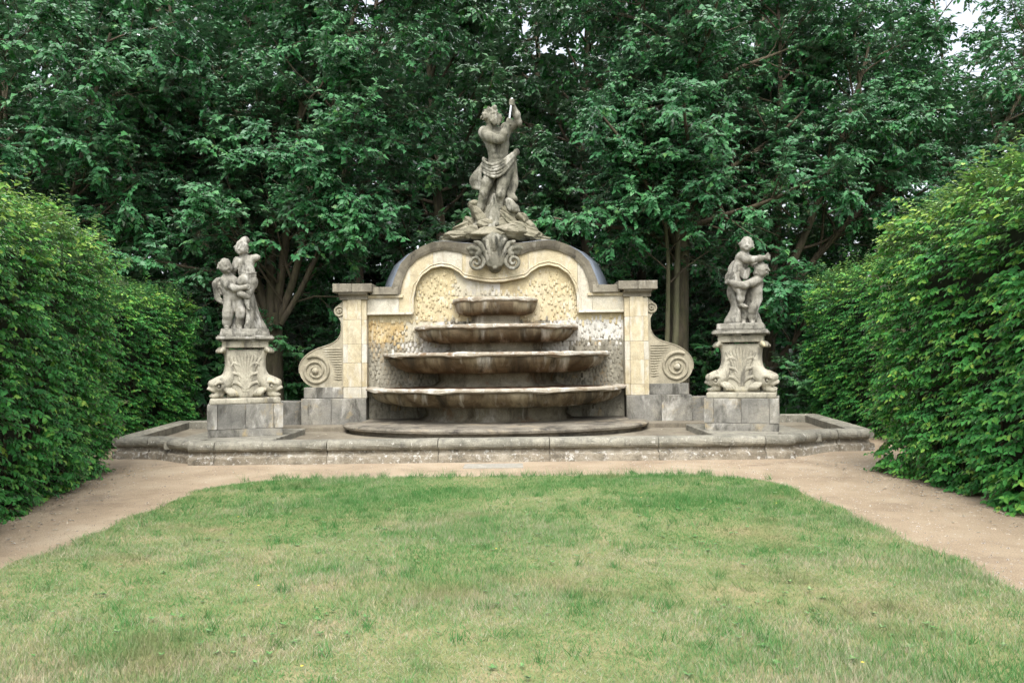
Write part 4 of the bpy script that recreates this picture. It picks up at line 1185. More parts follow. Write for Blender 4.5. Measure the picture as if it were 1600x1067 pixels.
def pedestal(px, label):
    py, z0 = 14.42, 0.322
    t = thing('dolphin_pedestal', label, 'pedestal', (px, py, z0), 'dolphin pedestals in the basin')
    def B(name, w_, d_, za, zb, mat, bev=0.012, dx=0):
        return link(name, box(name, (px - w_ + dx, py - d_, za), (px + w_ + dx, py + d_, zb), bev, 0.001), mat, t)
    B('foot_course', 0.665, 0.625, z0, 0.46, m_block)
    for (a, b) in ((-0.675, -0.50), (-0.496, 0.002), (0.006, 0.50), (0.504, 0.675)):
        link('plinth_block', box('plinth_block', (px + a, py - 0.635 + (0.01 if abs(a + b) < 0.9 else 0), 0.463), (px + b, py + 0.63, 0.905), 0.008, 0.001), m_block, t)
    B('plinth_moulding', 0.635, 0.60, 0.907, 1.01, m_ped, 0.03)
    B('shaft', 0.34, 0.34, 1.01, 1.90, m_ped, 0.04)
    B('neck', 0.42, 0.40, 1.925, 2.045, m_ped, 0.02)
    B('neck_moulding', 0.445, 0.43, 2.045, 2.075, m_putto, 0.012)
    B('cap_slab', 0.525, 0.50, 2.077, 2.125, m_putto, 0.018)
    B('cap_fillet', 0.50, 0.48, 2.125, 2.15, m_putto, 0.01)
    t.rotation_euler = (0, 0, rad(19.5 if px < 0 else -19.5)); t.scale = (0.96, 0.96, 1.0)
    for k_, (ang, oy) in enumerate(((-163, -0.17), (-17, -0.17), (17, 0.17), (163, 0.17))):
        o = bpy.data.objects.new('dolphin', DOL); COL.objects.link(o); o.parent = t
        o.location = (0.02 * math.cos(rad(ang)), oy, 1.02 - z0)
        o.rotation_euler = (0, 0, rad(ang)); o.scale = (0.77, 0.95, 0.97)
    for ang in (0, 180):
        o = bpy.data.objects.new('acanthus_fan', ACA); COL.objects.link(o); o.parent = t
        q = Vector((0, -0.345, 1.12 - z0)); q.rotate(Euler((0, 0, rad(ang))))
        o.location = q; o.rotation_euler = (0, 0, rad(ang)); o.scale = (1.0, 0.4, 1.0)
    return t
PX = 4.66
pedestal(-PX, 'stone pedestal carved with dolphins under the cherub group on the left')
pedestal(PX, 'stone pedestal carved with dolphins under the cherub group on the right')

# ------------------------------------------------------------------ cherub groups
def cherub_head(S, c, r, yaw, pitch=0.0, roll=0.0, seed=1):
    """head about 2.3 r tall; yaw: 0 faces the camera (-Y), positive turns to viewer's right"""
    c = Vector(c)
    M = Euler((0, 0, rad(yaw))).to_matrix() @ Euler((rad(pitch), rad(roll), 0)).to_matrix()
    W = lambda x, y, z: c + M @ Vector((x * r, y * r, z * r))
    S.ell(c, (0.92 * r, 1.02 * r, 1.05 * r), k=0.02)
    S.ell(W(0, -0.30, -0.42), (0.72 * r, 0.66 * r, 0.62 * r), k=0.04)
    for s_ in (-1, 1):
        S.ell(W(s_ * 0.40, -0.62, -0.42), (0.33 * r, 0.30 * r, 0.32 * r), k=0.03)       # cheeks
        S.ell(W(s_ * 0.36, -0.98, -0.02), (0.22 * r, 0.2 * r, 0.15 * r), k=0.02, sub=True)   # sockets
        S.ell(W(s_ * 0.36, -0.83, -0.03), (0.15 * r, 0.12 * r, 0.11 * r), k=0.008)
        S.ell(W(s_ * 0.95, -0.02, -0.20), (0.12 * r, 0.2 * r, 0.24 * r), k=0.02)
    S.chain([(*W(0, -0.95, 0.05), 0.10 * r), (*W(0, -1.08, -0.25), 0.15 * r)], k=0.015)
    S.ell(W(0, -0.92, -0.60), (0.22 * r, 0.10 * r, 0.06 * r), k=0.012)
    S.ell(W(0, -0.99, -0.53), (0.20 * r, 0.05 * r, 0.03 * r), k=0.01, sub=True)
    S.ell(W(0, -0.80, -0.85), (0.22 * r, 0.2 * r, 0.18 * r), k=0.02)
    rr = random.Random(seed)
    for i in range(46):
        a = rr.uniform(0, 2 * PI); e = rr.uniform(-0.5, 1.5)
        d_ = Vector((math.cos(a) * math.cos(e), math.sin(a) * math.cos(e), math.sin(e)))
        if d_.y < -0.25 and d_.z < 0.62: continue
        p = W(d_.x * 0.92, d_.y * 0.98, d_.z * 1.0)
        q = W(d_.x * 0.98 + rr.uniform(-.25, .25), d_.y * 1.02 + rr.uniform(-.15, .15), d_.z * 1.0 - 0.22)
        S.chain([(*p, 0.17 * r), (*q, 0.12 * r)], k=0.008)

def open_hand(S, c, d, up, r=0.03):
    c = Vector(c); d = Vector(d).normalized(); up = Vector(up).normalized(); sd = d.cross(up)
    S.ell(c, (r * 1.1, r * 1.1, r * 1.1), k=0.015)
    for i in range(4):
        o = c + sd * ((i - 1.5) * r * 0.62)
        ln = (1.5, 1.8, 1.7, 1.3)[i]
        S.chain([(*(o + d * r * 0.6), r * 0.36), (*(o + d * r * ln - up * r * 0.3), r * 0.33), (*(o + d * r * (ln + 0.4) - up * r * 0.9), r * 0.28)], k=0.006)
    S.chain([(*(c + sd * r * 0.9), r * 0.4), (*(c + sd * r * 1.2 + d * r * 0.9), r * 0.32)], k=0.01)

def foot(S, a, d, r=0.05):
    a = Vector(a); d = Vector(d).normalized()
    S.chain([(*a, r), (*(a + d * r * 2.0 + Vector((0, 0, -r * 0.4))), r * 0.75), (*(a + d * r * 3.0 + Vector((0, 0, -r * 0.5))), r * 0.5)], k=0.02)
    sd = d.cross(Vector((0, 0, 1)))
    for i in range(5):
        S.cap(a + d * r * 2.9 + sd * ((i - 2) * r * 0.36) + Vector((0, 0, -r * 0.5)), a + d * r * (3.5 - 0.12 * i) + sd * ((i - 2) * r * 0.40) + Vector((0, 0, -r * 0.6)), r * 0.24, r * 0.2, 0.006)

H = 0.0125
ZP = 2.152
# left group: a winged child lifts another whose arm is broken off
gl = thing('cherub_group', 'weathered stone cherub lifting a second child with a broken arm, left pedestal', 'statue', (-PX, 14.42, ZP), 'cherub statues on the pedestals')
OR = (-PX, 14.42, ZP)
gl.rotation_euler = (0, 0, rad(19.5))
link('statue_base', box('statue_base', (-PX - 0.45, 14.02, ZP - 0.002), (-PX + 0.44, 14.82, ZP + 0.125), 0.03, 0.004, 0.93), m_putto, gl)
S = Sculpt((-0.70, -0.42, 0.02), (0.55, 0.42, 1.60), H)
cherub_head(S, (-0.35, -0.07, 1.30), 0.125, 28, 8, -14, 2)
S.chain([(-0.32, -0.03, 1.18, 0.07), (-0.29, 0.0, 1.10, 0.085)], k=0.04)
S.ell((-0.27, 0.0, 1.00), (0.165, 0.135, 0.15), k=0.05)
S.ell((-0.23, -0.03, 0.84), (0.165, 0.15, 0.15), k=0.06)
S.ell((-0.20, 0.0, 0.72), (0.175, 0.145, 0.12), k=0.05)
S.chain([(-0.27, 0.0, 0.68, 0.115), (-0.30, -0.06, 0.45, 0.092), (-0.305, -0.05, 0.38, 0.088), (-0.32, 0.0, 0.26, 0.080), (-0.32, 0.0, 0.17, 0.055)], k=0.04)
foot(S, (-0.32, 0.0, 0.16), (-0.05, -1, -0.1), 0.05)
S.chain([(-0.12, 0.0, 0.68, 0.115), (-0.08, -0.07, 0.45, 0.090), (-0.08, -0.06, 0.38, 0.086), (-0.09, 0.0, 0.26, 0.078), (-0.10, 0.0, 0.17, 0.055)], k=0.04)
foot(S, (-0.10, -0.02, 0.16), (0.1, -1, -0.1), 0.05)
S.chain([(-0.36, -0.04, 1.06, 0.075), (-0.30, -0.17, 0.93, 0.070), (-0.18, -0.22, 0.87, 0.062), (-0.02, -0.24, 0.885, 0.048)], k=0.035)
open_hand(S, (0.01, -0.24, 0.90), (1, 0.2, 0.2), (0, -1, 0.2), 0.045)
S.chain([(-0.16, 0.05, 1.04, 0.07), (-0.02, 0.12, 0.92, 0.06), (0.12, 0.08, 0.86, 0.05)], k=0.03)
S.curve([(-0.10, -0.20, 0.78, 0.05), (-0.02, -0.22, 0.75, 0.05), (0.05, -0.20, 0.70, 0.04)], k=0.02)
link('carrying_child', S.mesh('carrying_child', OR, 0.0025), m_putto, gl)
S = Sculpt((-0.70, -0.42, 0.4), (0.60, 0.42, 1.95), H)
cherub_head(S, (-0.055, -0.04, 1.655), 0.125, -22, 4, 6, 5)
S.curve([(-0.03, -0.05, 1.75, 0.06), (0.0, -0.06, 1.80, 0.05), (0.04, -0.05, 1.79, 0.035)], k=0.03)
S.chain([(-0.03, -0.02, 1.54, 0.065), (0.0, 0.0, 1.47, 0.08)], k=0.04)
S.ell((0.01, 0.0, 1.38), (0.17, 0.13, 0.13), (0, -12, 0), k=0.05)
S.ell((0.03, -0.02, 1.20), (0.155, 0.14, 0.16), k=0.06)
S.ell((0.07, -0.01, 1.02), (0.165, 0.155, 0.15), k=0.06)
for i in range(4):
    S.curve([(-0.08, -0.13, 1.20 - 0.05 * i, 0.018), (0.06, -0.165, 1.16 - 0.05 * i, 0.018), (0.19, -0.10, 1.18 - 0.05 * i, 0.018)], k=0.02)
S.chain([(0.13, -0.02, 1.46, 0.075), (0.20, -0.06, 1.475, 0.062), (0.225, -0.08, 1.475, 0.050)], k=0.03)      # broken arm
S.chain([(0.21, -0.08, 1.48, 0.01), (0.275, -0.10, 1.50, 0.008)], k=0.01)
S.chain([(-0.14, 0.0, 1.42, 0.07), (-0.19, -0.02, 1.28, 0.06), (-0.22, 0.05, 1.14, 0.05)], k=0.03)
S.chain([(0.08, -0.08, 1.0, 0.115), (-0.04, -0.18, 1.03, 0.09), (-0.10, -0.20, 0.98, 0.07)], k=0.03)
S.chain([(0.10, -0.02, 0.96, 0.11), (0.06, -0.16, 0.82, 0.075), (0.04, -0.17, 0.70, 0.06), (0.035, -0.17, 0.62, 0.05)], k=0.03)
foot(S, (0.035, -0.17, 0.60), (0.1, -0.7, -0.6), 0.042)
link('lifted_child', S.mesh('lifted_child', OR, 0.0025), m_putto, gl)
S = Sculpt((-0.75, -0.42, 0.02), (0.60, 0.42, 1.25), H)
for i in range(5):                                     # wing
    S.curve([(-0.34, 0.10, 1.02 - 0.05 * i, 0.035), (-0.46, 0.10, 1.06 - 0.07 * i, 0.04), (-0.545 + 0.01 * i, 0.06, 0.98 - 0.07 * i, 0.035), (-0.53 + 0.04 * i, 0.04, 0.88 - 0.07 * i, 0.02)], k=0.015)
S.curve([(-0.43, 0.05, 0.96, 0.03), (-0.36, 0.04, 0.80, 0.035), (-0.33, 0.04, 0.66, 0.025)], k=0.02)
link('wing', S.mesh('wing', OR, 0.002), m_putto, gl)
S = Sculpt((-0.50, -0.42, 0.05), (0.55, 0.42, 1.05), H)
for i in range(7):                                     # cloth running down to the base
    t = i / 6
    S.curve([(0.06, 0.02 + 0.06 * t, 0.86, 0.07), (0.08 + 0.05 * t, -0.08 + 0.15 * t, 0.62, 0.065), (0.08 + 0.14 * t, -0.16 + 0.22 * t, 0.36, 0.06), (0.04 + 0.30 * t, -0.24 + 0.3 * t, 0.14, 0.055)], k=0.025)
S.chain([(-0.15, 0.12, 0.10, 0.16), (0.05, 0.14, 0.6, 0.12)], k=0.06)
link('stone_cloth', S.mesh('stone_cloth', OR, 0.004), m_putto, gl)

# right group: a standing child carries another who reaches out over his head
gr = thing('cherub_group', 'stone child reaching out while carried by a second child, right pedestal', 'statue', (PX, 14.42, ZP), 'cherub statues on the pedestals')
OR = (PX, 14.42, ZP)
gr.rotation_euler = (0, 0, rad(-19.5))
link('statue_base', box('statue_base', (PX - 0.43, 14.02, ZP - 0.002), (PX + 0.43, 14.82, ZP + 0.125), 0.03, 0.004, 0.96), m_putto, gr)
S = Sculpt((-0.50, -0.45, 0.30), (0.70, 0.42, 1.95), H)
cherub_head(S, (0.125, -0.05, 1.61), 0.125, 4, 4, 0, 7)
S.chain([(0.10, -0.02, 1.50, 0.065), (0.07, 0.0, 1.43, 0.08)], k=0.04)
S.ell((0.05, 0.0, 1.34), (0.145, 0.13, 0.14), (0, 20, 0), k=0.05)
S.ell((0.0, -0.02, 1.18), (0.135, 0.13, 0.16), (0, 22, 0), k=0.06)
S.ell((-0.10, 0.0, 1.01), (0.165, 0.155, 0.15), (0, 25, 0), k=0.06)
S.ell((-0.17, 0.02, 0.96), (0.12, 0.13, 0.12), k=0.05)
S.chain([(0.03, -0.09, 1.38, 0.078), (0.13, -0.19, 1.31, 0.072), (0.23, -0.22, 1.295, 0.064), (0.36, -0.20, 1.31, 0.058), (0.44, -0.18, 1.32, 0.042)], k=0.035)
finger_hand(S, (0.49, -0.18, 1.325), (0, 0.1, 1), (1, -0.2, 0), 0.048)
S.chain([(0.15, 0.05, 1.36, 0.07), (0.24, 0.06, 1.24, 0.06), (0.33, 0.04, 1.22, 0.05)], k=0.03)
S.chain([(-0.12, -0.08, 0.93, 0.12), (-0.02, -0.17, 0.80, 0.10), (0.02, -0.18, 0.72, 0.082), (0.0, -0.15, 0.58, 0.074), (-0.01, -0.13, 0.50, 0.05)], k=0.035)
foot(S, (-0.02, -0.13, 0.475), (0.95, -0.3, -0.12), 0.047)
link('reaching_child', S.mesh('reaching_child', OR, 0.0025), m_putto, gr)
S = Sculpt((-0.55, -0.45, 0.02), (0.70, 0.42, 1.45), H)
cherub_head(S, (0.375, -0.08, 1.11), 0.135, -38, 14, 12, 9)
S.chain([(0.33, -0.04, 1.0, 0.07), (0.30, 0.0, 0.95, 0.085)], k=0.04)
S.ell((0.27, 0.0, 0.86), (0.14, 0.13, 0.14), k=0.05)
S.ell((0.25, -0.02, 0.71), (0.145, 0.14, 0.15), k=0.06)
S.ell((0.22, 0.0, 0.60), (0.15, 0.14, 0.11), k=0.05)
S.chain([(0.28, -0.02, 0.57, 0.11), (0.23, -0.09, 0.42, 0.088), (0.215, -0.09, 0.36, 0.082), (0.205, -0.05, 0.25, 0.074), (0.205, -0.05, 0.17, 0.052)], k=0.04)
foot(S, (0.205, -0.06, 0.16), (0.05, -1, -0.1), 0.047)
S.chain([(0.14, 0.02, 0.57, 0.105), (0.08, 0.0, 0.40, 0.085), (0.06, 0.02, 0.28, 0.075), (0.05, 0.02, 0.17, 0.052)], k=0.04)
foot(S, (0.05, 0.0, 0.16), (0.0, -1, -0.1), 0.047)
S.chain([(0.33, -0.09, 0.93, 0.082), (0.22, -0.22, 0.87, 0.076), (0.08, -0.27, 0.82, 0.07), (-0.05, -0.25, 0.84, 0.065), (-0.15, -0.20, 0.89, 0.052)], k=0.035)
open_hand(S, (-0.19, -0.16, 0.91), (-0.9, 0.4, 0.2), (0, -1, 0.3), 0.042)
link('carrying_child', S.mesh('carrying_child', OR, 0.0025), m_putto, gr)
S = Sculpt((-0.55, -0.42, 0.05), (0.60, 0.42, 1.35), H)
for i in range(6):
    t = i / 5
    S.curve([(-0.14, 0.06, 0.90, 0.06), (-0.13 - 0.06 * t, 0.0 + 0.05 * t, 0.70, 0.055), (-0.06 - 0.06 * t, -0.06 + 0.1 * t, 0.45, 0.055), (-0.06 - 0.20 * t, -0.14 + 0.15 * t, 0.16, 0.055)], k=0.025)
for i in range(4):
    S.curve([(0.02, -0.12, 1.18 - 0.05 * i, 0.025), (0.10, -0.16, 1.08 - 0.04 * i, 0.03), (0.16, -0.12, 1.14 - 0.02 * i, 0.025)], k=0.015)
S.chain([(0.02, 0.14, 0.10, 0.17), (0.06, 0.12, 0.7, 0.12)], k=0.06)
S.chain([(0.28, 0.10, 0.12, 0.10), (0.22, 0.10, 0.40, 0.07)], k=0.04)
S.curve([(-0.10, 0.10, 1.30, 0.04), (-0.18, 0.12, 1.18, 0.045), (-0.20, 0.10, 1.04, 0.03)], k=0.02)
link('stone_cloth', S.mesh('stone_cloth', OR, 0.004), m_putto, gr)

# ------------------------------------------------------------------ foliage
def unit(a):
    return a / (np.linalg.norm(a, axis=-1, keepdims=True) + 1e-9)

def leaves4(P, A, Nn, L, W):
    """folded kite leaf: one bent quad"""
    Sd = unit(np.cross(A, Nn)); Nn = np.cross(Sd, A)
    L = L[:, None]; W = W[:, None]
    mid = P + A * L * 0.42
    V = np.stack([P, mid + Sd * W + Nn * W * 0.35, P + A * L - Nn * L * 0.12, mid - Sd * W + Nn * W * 0.35], 1)
    n = len(P)
    return V.reshape(-1, 3), np.arange(n * 4).reshape(n, 4)

def leaves6(P, A, Nn, L, W):
    """pointed oval leaf folded on its midrib, two quads"""
    Sd = unit(np.cross(A, Nn)); Nn = np.cross(Sd, A)
    L = L[:, None]; W = W[:, None]
    V = np.stack([P, P + A * L * 0.28 + Sd * W + Nn * W * 0.3, P + A * L * 0.66 + Sd * W * 0.8 + Nn * (W * 0.22 - L * 0.04), P + A * L - Nn * L * 0.14,
                  P + A * L * 0.66 - Sd * W * 0.8 + Nn * (W * 0.22 - L * 0.04), P + A * L * 0.28 - Sd * W + Nn * W * 0.3], 1)
    n = len(P)
    i = np.arange(n)[:, None] * 6
    Q = np.concatenate([i + np.array([[0, 1, 2, 3]]), i + np.array([[0, 3, 4, 5]])], 0)
    return V.reshape(-1, 3), Q

class Tree:
    def __init__(self, seed):
        self.r = random.Random(seed); self.np = np.random.default_rng(seed)
        self.br = []; self.tw = []
    def grow(self, p, d, L, r0, level, spec):
        r = self.r
        n = 8 if level == 0 else (6 if level == 1 else 4)
        pts = [Vector(p)]; d = Vector(d).normalized()
        wob = spec['wob'][level]; trop = spec['trop'][level]
        for i in range(n):
            d = (d + Vector((r.gauss(0, wob), r.gauss(0, wob), r.gauss(0, wob) + trop))).normalized()
            pts.append(pts[-1] + d * (L / n))
        end = 0.30 if level else 0.25
        self.br.append((pts, [r0 * (1 - (1 - end) * i / n) for i in range(n + 1)], level))
        if level == spec['max']:
            self.tw.append(pts); return
        k = spec['kids'][level]; t0 = spec['start'][level]
        for j in range(k):
            t = t0 + (1 - t0) * (j + r.random()) / k
            f = t * n; i = min(int(f), n - 1)
            q = pts[i].lerp(pts[i + 1], f - i)
            dd = (pts[i + 1] - pts[i]).normalized()
            ax = dd.orthogonal().normalized()
            ax.rotate(Matrix.Rotation(r.uniform(0, 2 * PI), 3, dd))
            ang = rad(r.uniform(*spec['ang'][level]))
            nd = dd.copy(); nd.rotate(Matrix.Rotation(ang, 3, ax))
            if level >= 1: nd.z *= 0.7
            Lk = spec['len'][level] * (1.15 - 0.65 * t) * r.uniform(0.75, 1.25)
            self.grow(q, nd, Lk, r0 * spec['rr'][level] * (1.1 - 0.5 * t), level + 1, spec)
        if level >= 1:
            self.tw.append(pts[-4:])
    def wood(self, name, lv):
        lst = []
        for pts, rads, level in self.br:
            if level in lv:
                lst.append(([tuple(p) for p in pts], np.maximum(rads, 0.006), (12, 7, 4, 3)[level]))
        return tubes_mesh(name, lst)
    def crown(self, name, per, L=0.125, keep=None, spread=0.42, droop=0.35, top=(3, 14)):
        g = self.np
        tw = [t if len(t) >= 5 else t + [t[-1]] * (5 - len(t)) for t in self.tw]
        T = np.array([[tuple(p) for p in t[-5:]] for t in tw])              # (n,5,3)
        nt_ = len(T)
        ns = max(3, per // 11)                                                # side sprays per twig
        idx = np.repeat(np.arange(nt_), ns)
        u = g.uniform(0.15, 1.0, len(idx)) * 3.999
        i0 = u.astype(int); f = (u - i0)[:, None]
        B = T[idx, i0] * (1 - f) + T[idx, i0 + 1] * f
        D0 = unit(T[idx, 4] - T[idx, 0] + 1e-6)
        side = unit(g.normal(0, 1, B.shape) * np.array([1, 1, 0.45]))
        D = unit(D0 * 0.7 + side)
        D[:, 2] -= droop * g.uniform(0.2, 1.0, len(D)); D = unit(D)
        ln = spread * g.uniform(0.5, 1.3, len(D))
        # leaves along each spray
        m = 11
        I = np.repeat(np.arange(len(B)), m)
        s = np.tile((np.arange(m) + 0.5) / m, len(B)) + g.normal(0, 0.03, len(I))
        P = B[I] + D[I] * (ln[I] * s)[:, None]
        P[:, 2] -= 0.10 * s * s * ln[I]
        hor = unit(np.cross(D[I], np.array([0, 0, 1.0])))
        sg = np.where(np.tile(np.arange(m) % 2, len(B)) == 0, 1.0, -1.0)[:, None]
        A = unit(D[I] * 0.75 + hor * sg * 0.85 + g.normal(0, 0.22, P.shape) - np.array([0, 0, 0.28]))
        ctr = np.array([B[:, 0].mean(), B[:, 1].mean(), B[:, 2].min()])
        outw = unit((P - ctr) * np.array([1, 1, 0.25]))
        Nn = unit(np.array([0, 0, 0.75]) + outw * 0.75 + g.normal(0, 0.40, P.shape))
        n = len(P)
        LL = L * g.uniform(0.7, 1.25, n)
        V, Q = leaves4(P, A, Nn, LL, LL * g.uniform(0.26, 0.34, n))
        tint = np.clip(np.repeat(g.uniform(0.0, 1, len(B)), m) * 0.55 + g.uniform(0, 0.5, n), 0, 1)
        return quads(name, V, Q, False, np.repeat(tint, 4))

GEN = dict(max=2, kids=[30, 9], start=[0.16, 0.22], ang=[(42, 80), (28, 60)], len=[4.6, 1.9], rr=[0.30, 0.36], wob=[0.05, 0.11, 0.14], trop=[0.03, 0.03, -0.05])
MULTI = dict(max=2, kids=[15, 8], start=[0.16, 0.2], ang=[(32, 70), (28, 60)], len=[3.3, 1.7], rr=[0.36, 0.38], wob=[0.05, 0.11, 0.14], trop=[0.04, 0.02, -0.06])

def plant_tree(name, label, loc, seed, stems, spec, per, L, mat, group=None, bmat=None, trunk=None, leafkw={}):
    T = Tree(seed)
    for (p, d, ln, r_) in stems:
        T.grow(Vector(p) + Vector(loc), d, ln, r_, 0, spec)
    t = thing(name, label, 'tree', loc, group)
    if trunk:
        # a bole from the ground to where the stems part, with root flare
        x, y, z = loc
        rr = random.Random(seed)
        pts = [(x, y, -0.2), (x, y, 0.05), (x + 0.01, y, 0.3), (x + 0.02, y, 0.9), (x + trunk[2] * 0.5, y, trunk[1] * 0.75), (x + trunk[2], y, trunk[1])]
        R = trunk[0]
        T.br.append(([Vector(p) for p in pts], [R * 1.7, R * 1.45, R * 1.12, R, R * 0.97, R * 0.9], 0))
    link('trunk', T.wood('trunk', (0,)), bmat or m_bark, t)
    link('branches', T.wood('branches', (1, 2)), m_twig, t)
    link('crown', T.crown('crown', per, L, **leafkw), mat, t)
    return t

GR = 'trees standing behind the fountain'
# left multi-stemmed tree
st = []
rs = random.Random(21)
for (dx, dz_, ln, r_) in ((-0.75, 1, 10.5, 0.115), (-0.38, 1, 11.5, 0.13), (-0.08, 1, 12.5, 0.14), (0.22, 1, 12, 0.13), (0.62, 1, 10.5, 0.11), (1.05, 0.95, 8.5, 0.085), (-1.2, 0.9, 8.0, 0.085)):
    st.append(((dx * 0.25, rs.uniform(-.1, .1), 2.7), (dx, rs.uniform(-0.35, 0.12), dz_ * 1.6), ln, r_))
plant_tree('multi_stemmed_tree', 'broad multi-stemmed tree fanning out behind the left cherub pedestal', (-6.2, 21.0, 0), 31, st, dict(MULTI, start=[0.05, 0.15], kids=[17, 8]), 121, 0.16, m_leaf, GR, trunk=(0.27, 3.0, 0.03))
# right tree: one thick straight trunk
plant_tree('thick_trunked_tree', 'tall tree with thick straight grey trunk right of the fountain wall', (4.95, 21.4, 0), 42, [((0, 0, 0), (0.0, -0.03, 1), 15, 0.34)],
           dict(GEN, kids=[46, 9], start=[0.24, 0.2]), 121, 0.16, m_leaf, GR)
# slim olive stems in front of it
plant_tree('slender_tree', 'slender tree with two smooth olive stems against the thick grey trunk', (4.55, 20.4, 0), 43,
           [((0, 0, 0), (-0.03, 0, 1), 9.5, 0.105), ((-0.05, 0.02, 0), (-0.17, -0.04, 1), 8.5, 0.08)], dict(MULTI, kids=[16, 7], start=[0.42, 0.2], len=[2.6, 1.4]), 110, 0.14, m_leaf, GR, bmat=m_bark2)
# right group
plant_tree('spreading_tree', 'tree with arching crown rising behind the right cherub pedestal', (7.6, 21.8, 0), 45, [((0, 0, 0), (0.02, -0.04, 1), 4, 0.26)] + [((0, 0, 2.8), (a, b, 1.5), l_, 0.13) for a, b, l_ in ((-0.7, -0.3, 8), (0.6, -0.35, 8), (0.1, -0.2, 10), (1.1, 0, 7), (-0.2, 0.4, 9))],
           dict(MULTI, kids=[14, 8], start=[0.24, 0.2], len=[3.2, 1.7]), 99, 0.16, m_leaf, GR)
plant_tree('loose_crowned_tree', 'loose airy tree against the white sky behind the right hedge', (12.2, 22.5, 0), 47, [((0, 0, 0), (0, -0.05, 1), 5, 0.22)] + [((0, 0, 3), (a, b, 1.5), l_, 0.11) for a, b, l_ in ((-0.8, -0.3, 8), (0.5, -0.3, 8), (0.0, 0.1, 9), (1.2, -0.1, 7))],
           dict(MULTI, kids=[12, 7], start=[0.26, 0.2], len=[3.0, 1.6]), 77, 0.15, m_leaf, GR)
plant_tree('bushy_tree', 'bushy low branched tree behind the left near hedge at frame edge', (-12.6, 20.5, 0), 49, [((0, 0, 0), (0, -0.05, 1), 4, 0.22)] + [((0, 0, 1.6), (a, b, 1.4), l_, 0.13) for a, b, l_ in ((-0.8, -0.3, 9), (0.7, -0.3, 9), (0.0, 0.1, 10), (1.1, -0.2, 8), (0.3, -0.6, 8))],
           dict(MULTI, kids=[15, 8], start=[0.16, 0.2], len=[3.2, 1.7]), 99, 0.16, m_leaf, GR)
plant_tree('thin_crowned_tree', 'thin crowned tree letting the sky through at the upper right', (15.4, 26.5, 0), 53, [((0, 0, 0), (0, -0.02, 1), 6, 0.22)] + [((0, 0, 3), (a, b, 1.6), l_, 0.11) for a, b, l_ in ((-0.7, -0.3, 11), (0.5, -0.2, 11), (-0.15, 0.1, 12), (1.0, -0.1, 9))],
           dict(MULTI, kids=[14, 7], start=[0.2, 0.2], len=[3.4, 1.7]), 66, 0.16, m_leaf, GR)
# deeper wood: two forms, repeated
def copy_tree(t, loc, rz, sc, label):
    c = t.copy(); COL.objects.link(c)
    c.location = loc; c.rotation_euler = (0, 0, rz); c.scale = (sc, sc, sc); c['label'] = label
    for ch in t.children:
        k = ch.copy(); COL.objects.link(k); k.parent = c; k.matrix_parent_inverse = ch.matrix_parent_inverse.copy()
    return c
GW = 'trees of the dark wood behind'
LW = 'dark leafy tree in the deep wood behind the nearer trees'
w1 = plant_tree('woodland_tree', LW, (-1.6, 27.0, 0), 61, [((0, 0, 0), (0.02, 0, 1), 15.5, 0.27)], dict(GEN, kids=[37, 9], start=[0.05, 0.2], len=[4.6, 2.0]), 77, 0.23, m_leaf_far, GW)
w2 = plant_tree('woodland_tree', LW, (-9.5, 27.5, 0), 62, [((0, 0, 0), (-0.04, 0, 1), 16.5, 0.25)], dict(GEN, kids=[37, 9], start=[0.06, 0.2], len=[4.4, 1.9]), 77, 0.23, m_leaf_far, GW)
rs = random.Random(77)
for i, (x, y) in enumerate([(3.4, 27.2), (9.2, 28.5), (-5.6, 29.5), (-15.5, 26.5), (-20, 30), (0.6, 33), (6.0, 33.5), (-4.5, 35), (-10.5, 34), (-16, 36), (11.5, 35), (-24, 38), (3.0, 40), (-8, 41), (9, 42), (-14, 44), (-2.5, 46), (-20, 46), (5.5, 48), (-30, 42), (-28, 33), (13, 46), (16.8, 33), (21.5, 35), (-6.8, 45), (-3.0, 39.5), (-12.5, 31), (1.6, 36.5)]):
    copy_tree(w1 if i % 2 else w2, (x, y, 0), rs.uniform(0, 6.28), 0.74 if x > 16 else rs.uniform(0.92, 1.15), LW)

# undergrowth shrubs
def shrub(loc, seed, h, label, group, n=8):
    r = random.Random(seed)
    T = Tree(seed)
    for i in range(n):
        a = r.uniform(0, 2 * PI)
        T.grow(Vector(loc) + Vector((r.gauss(0, .2), r.gauss(0, .2), 0)), (math.cos(a) * 0.55, math.sin(a) * 0.55, 1), h * r.uniform(0.7, 1.1), 0.035, 1, dict(MULTI, kids=[0, 11], start=[0, 0.05], len=[0, 1.1]))
    t = thing('shrub', label, 'shrub', loc, group)
    link('stems', T.wood('stems', (1, 2)), m_twig, t)
    link('foliage', T.crown('foliage', 55, 0.17, spread=0.42), m_leaf_far, t)
    return t
GS = 'shrubs growing under the trees'
LS = 'dark green shrub in the shade under the trees'
s1 = shrub((-3.9, 21.6, 0), 71, 3.4, LS, GS)
s2 = shrub((2.7, 21.6, 0), 72, 3.6, LS, GS)
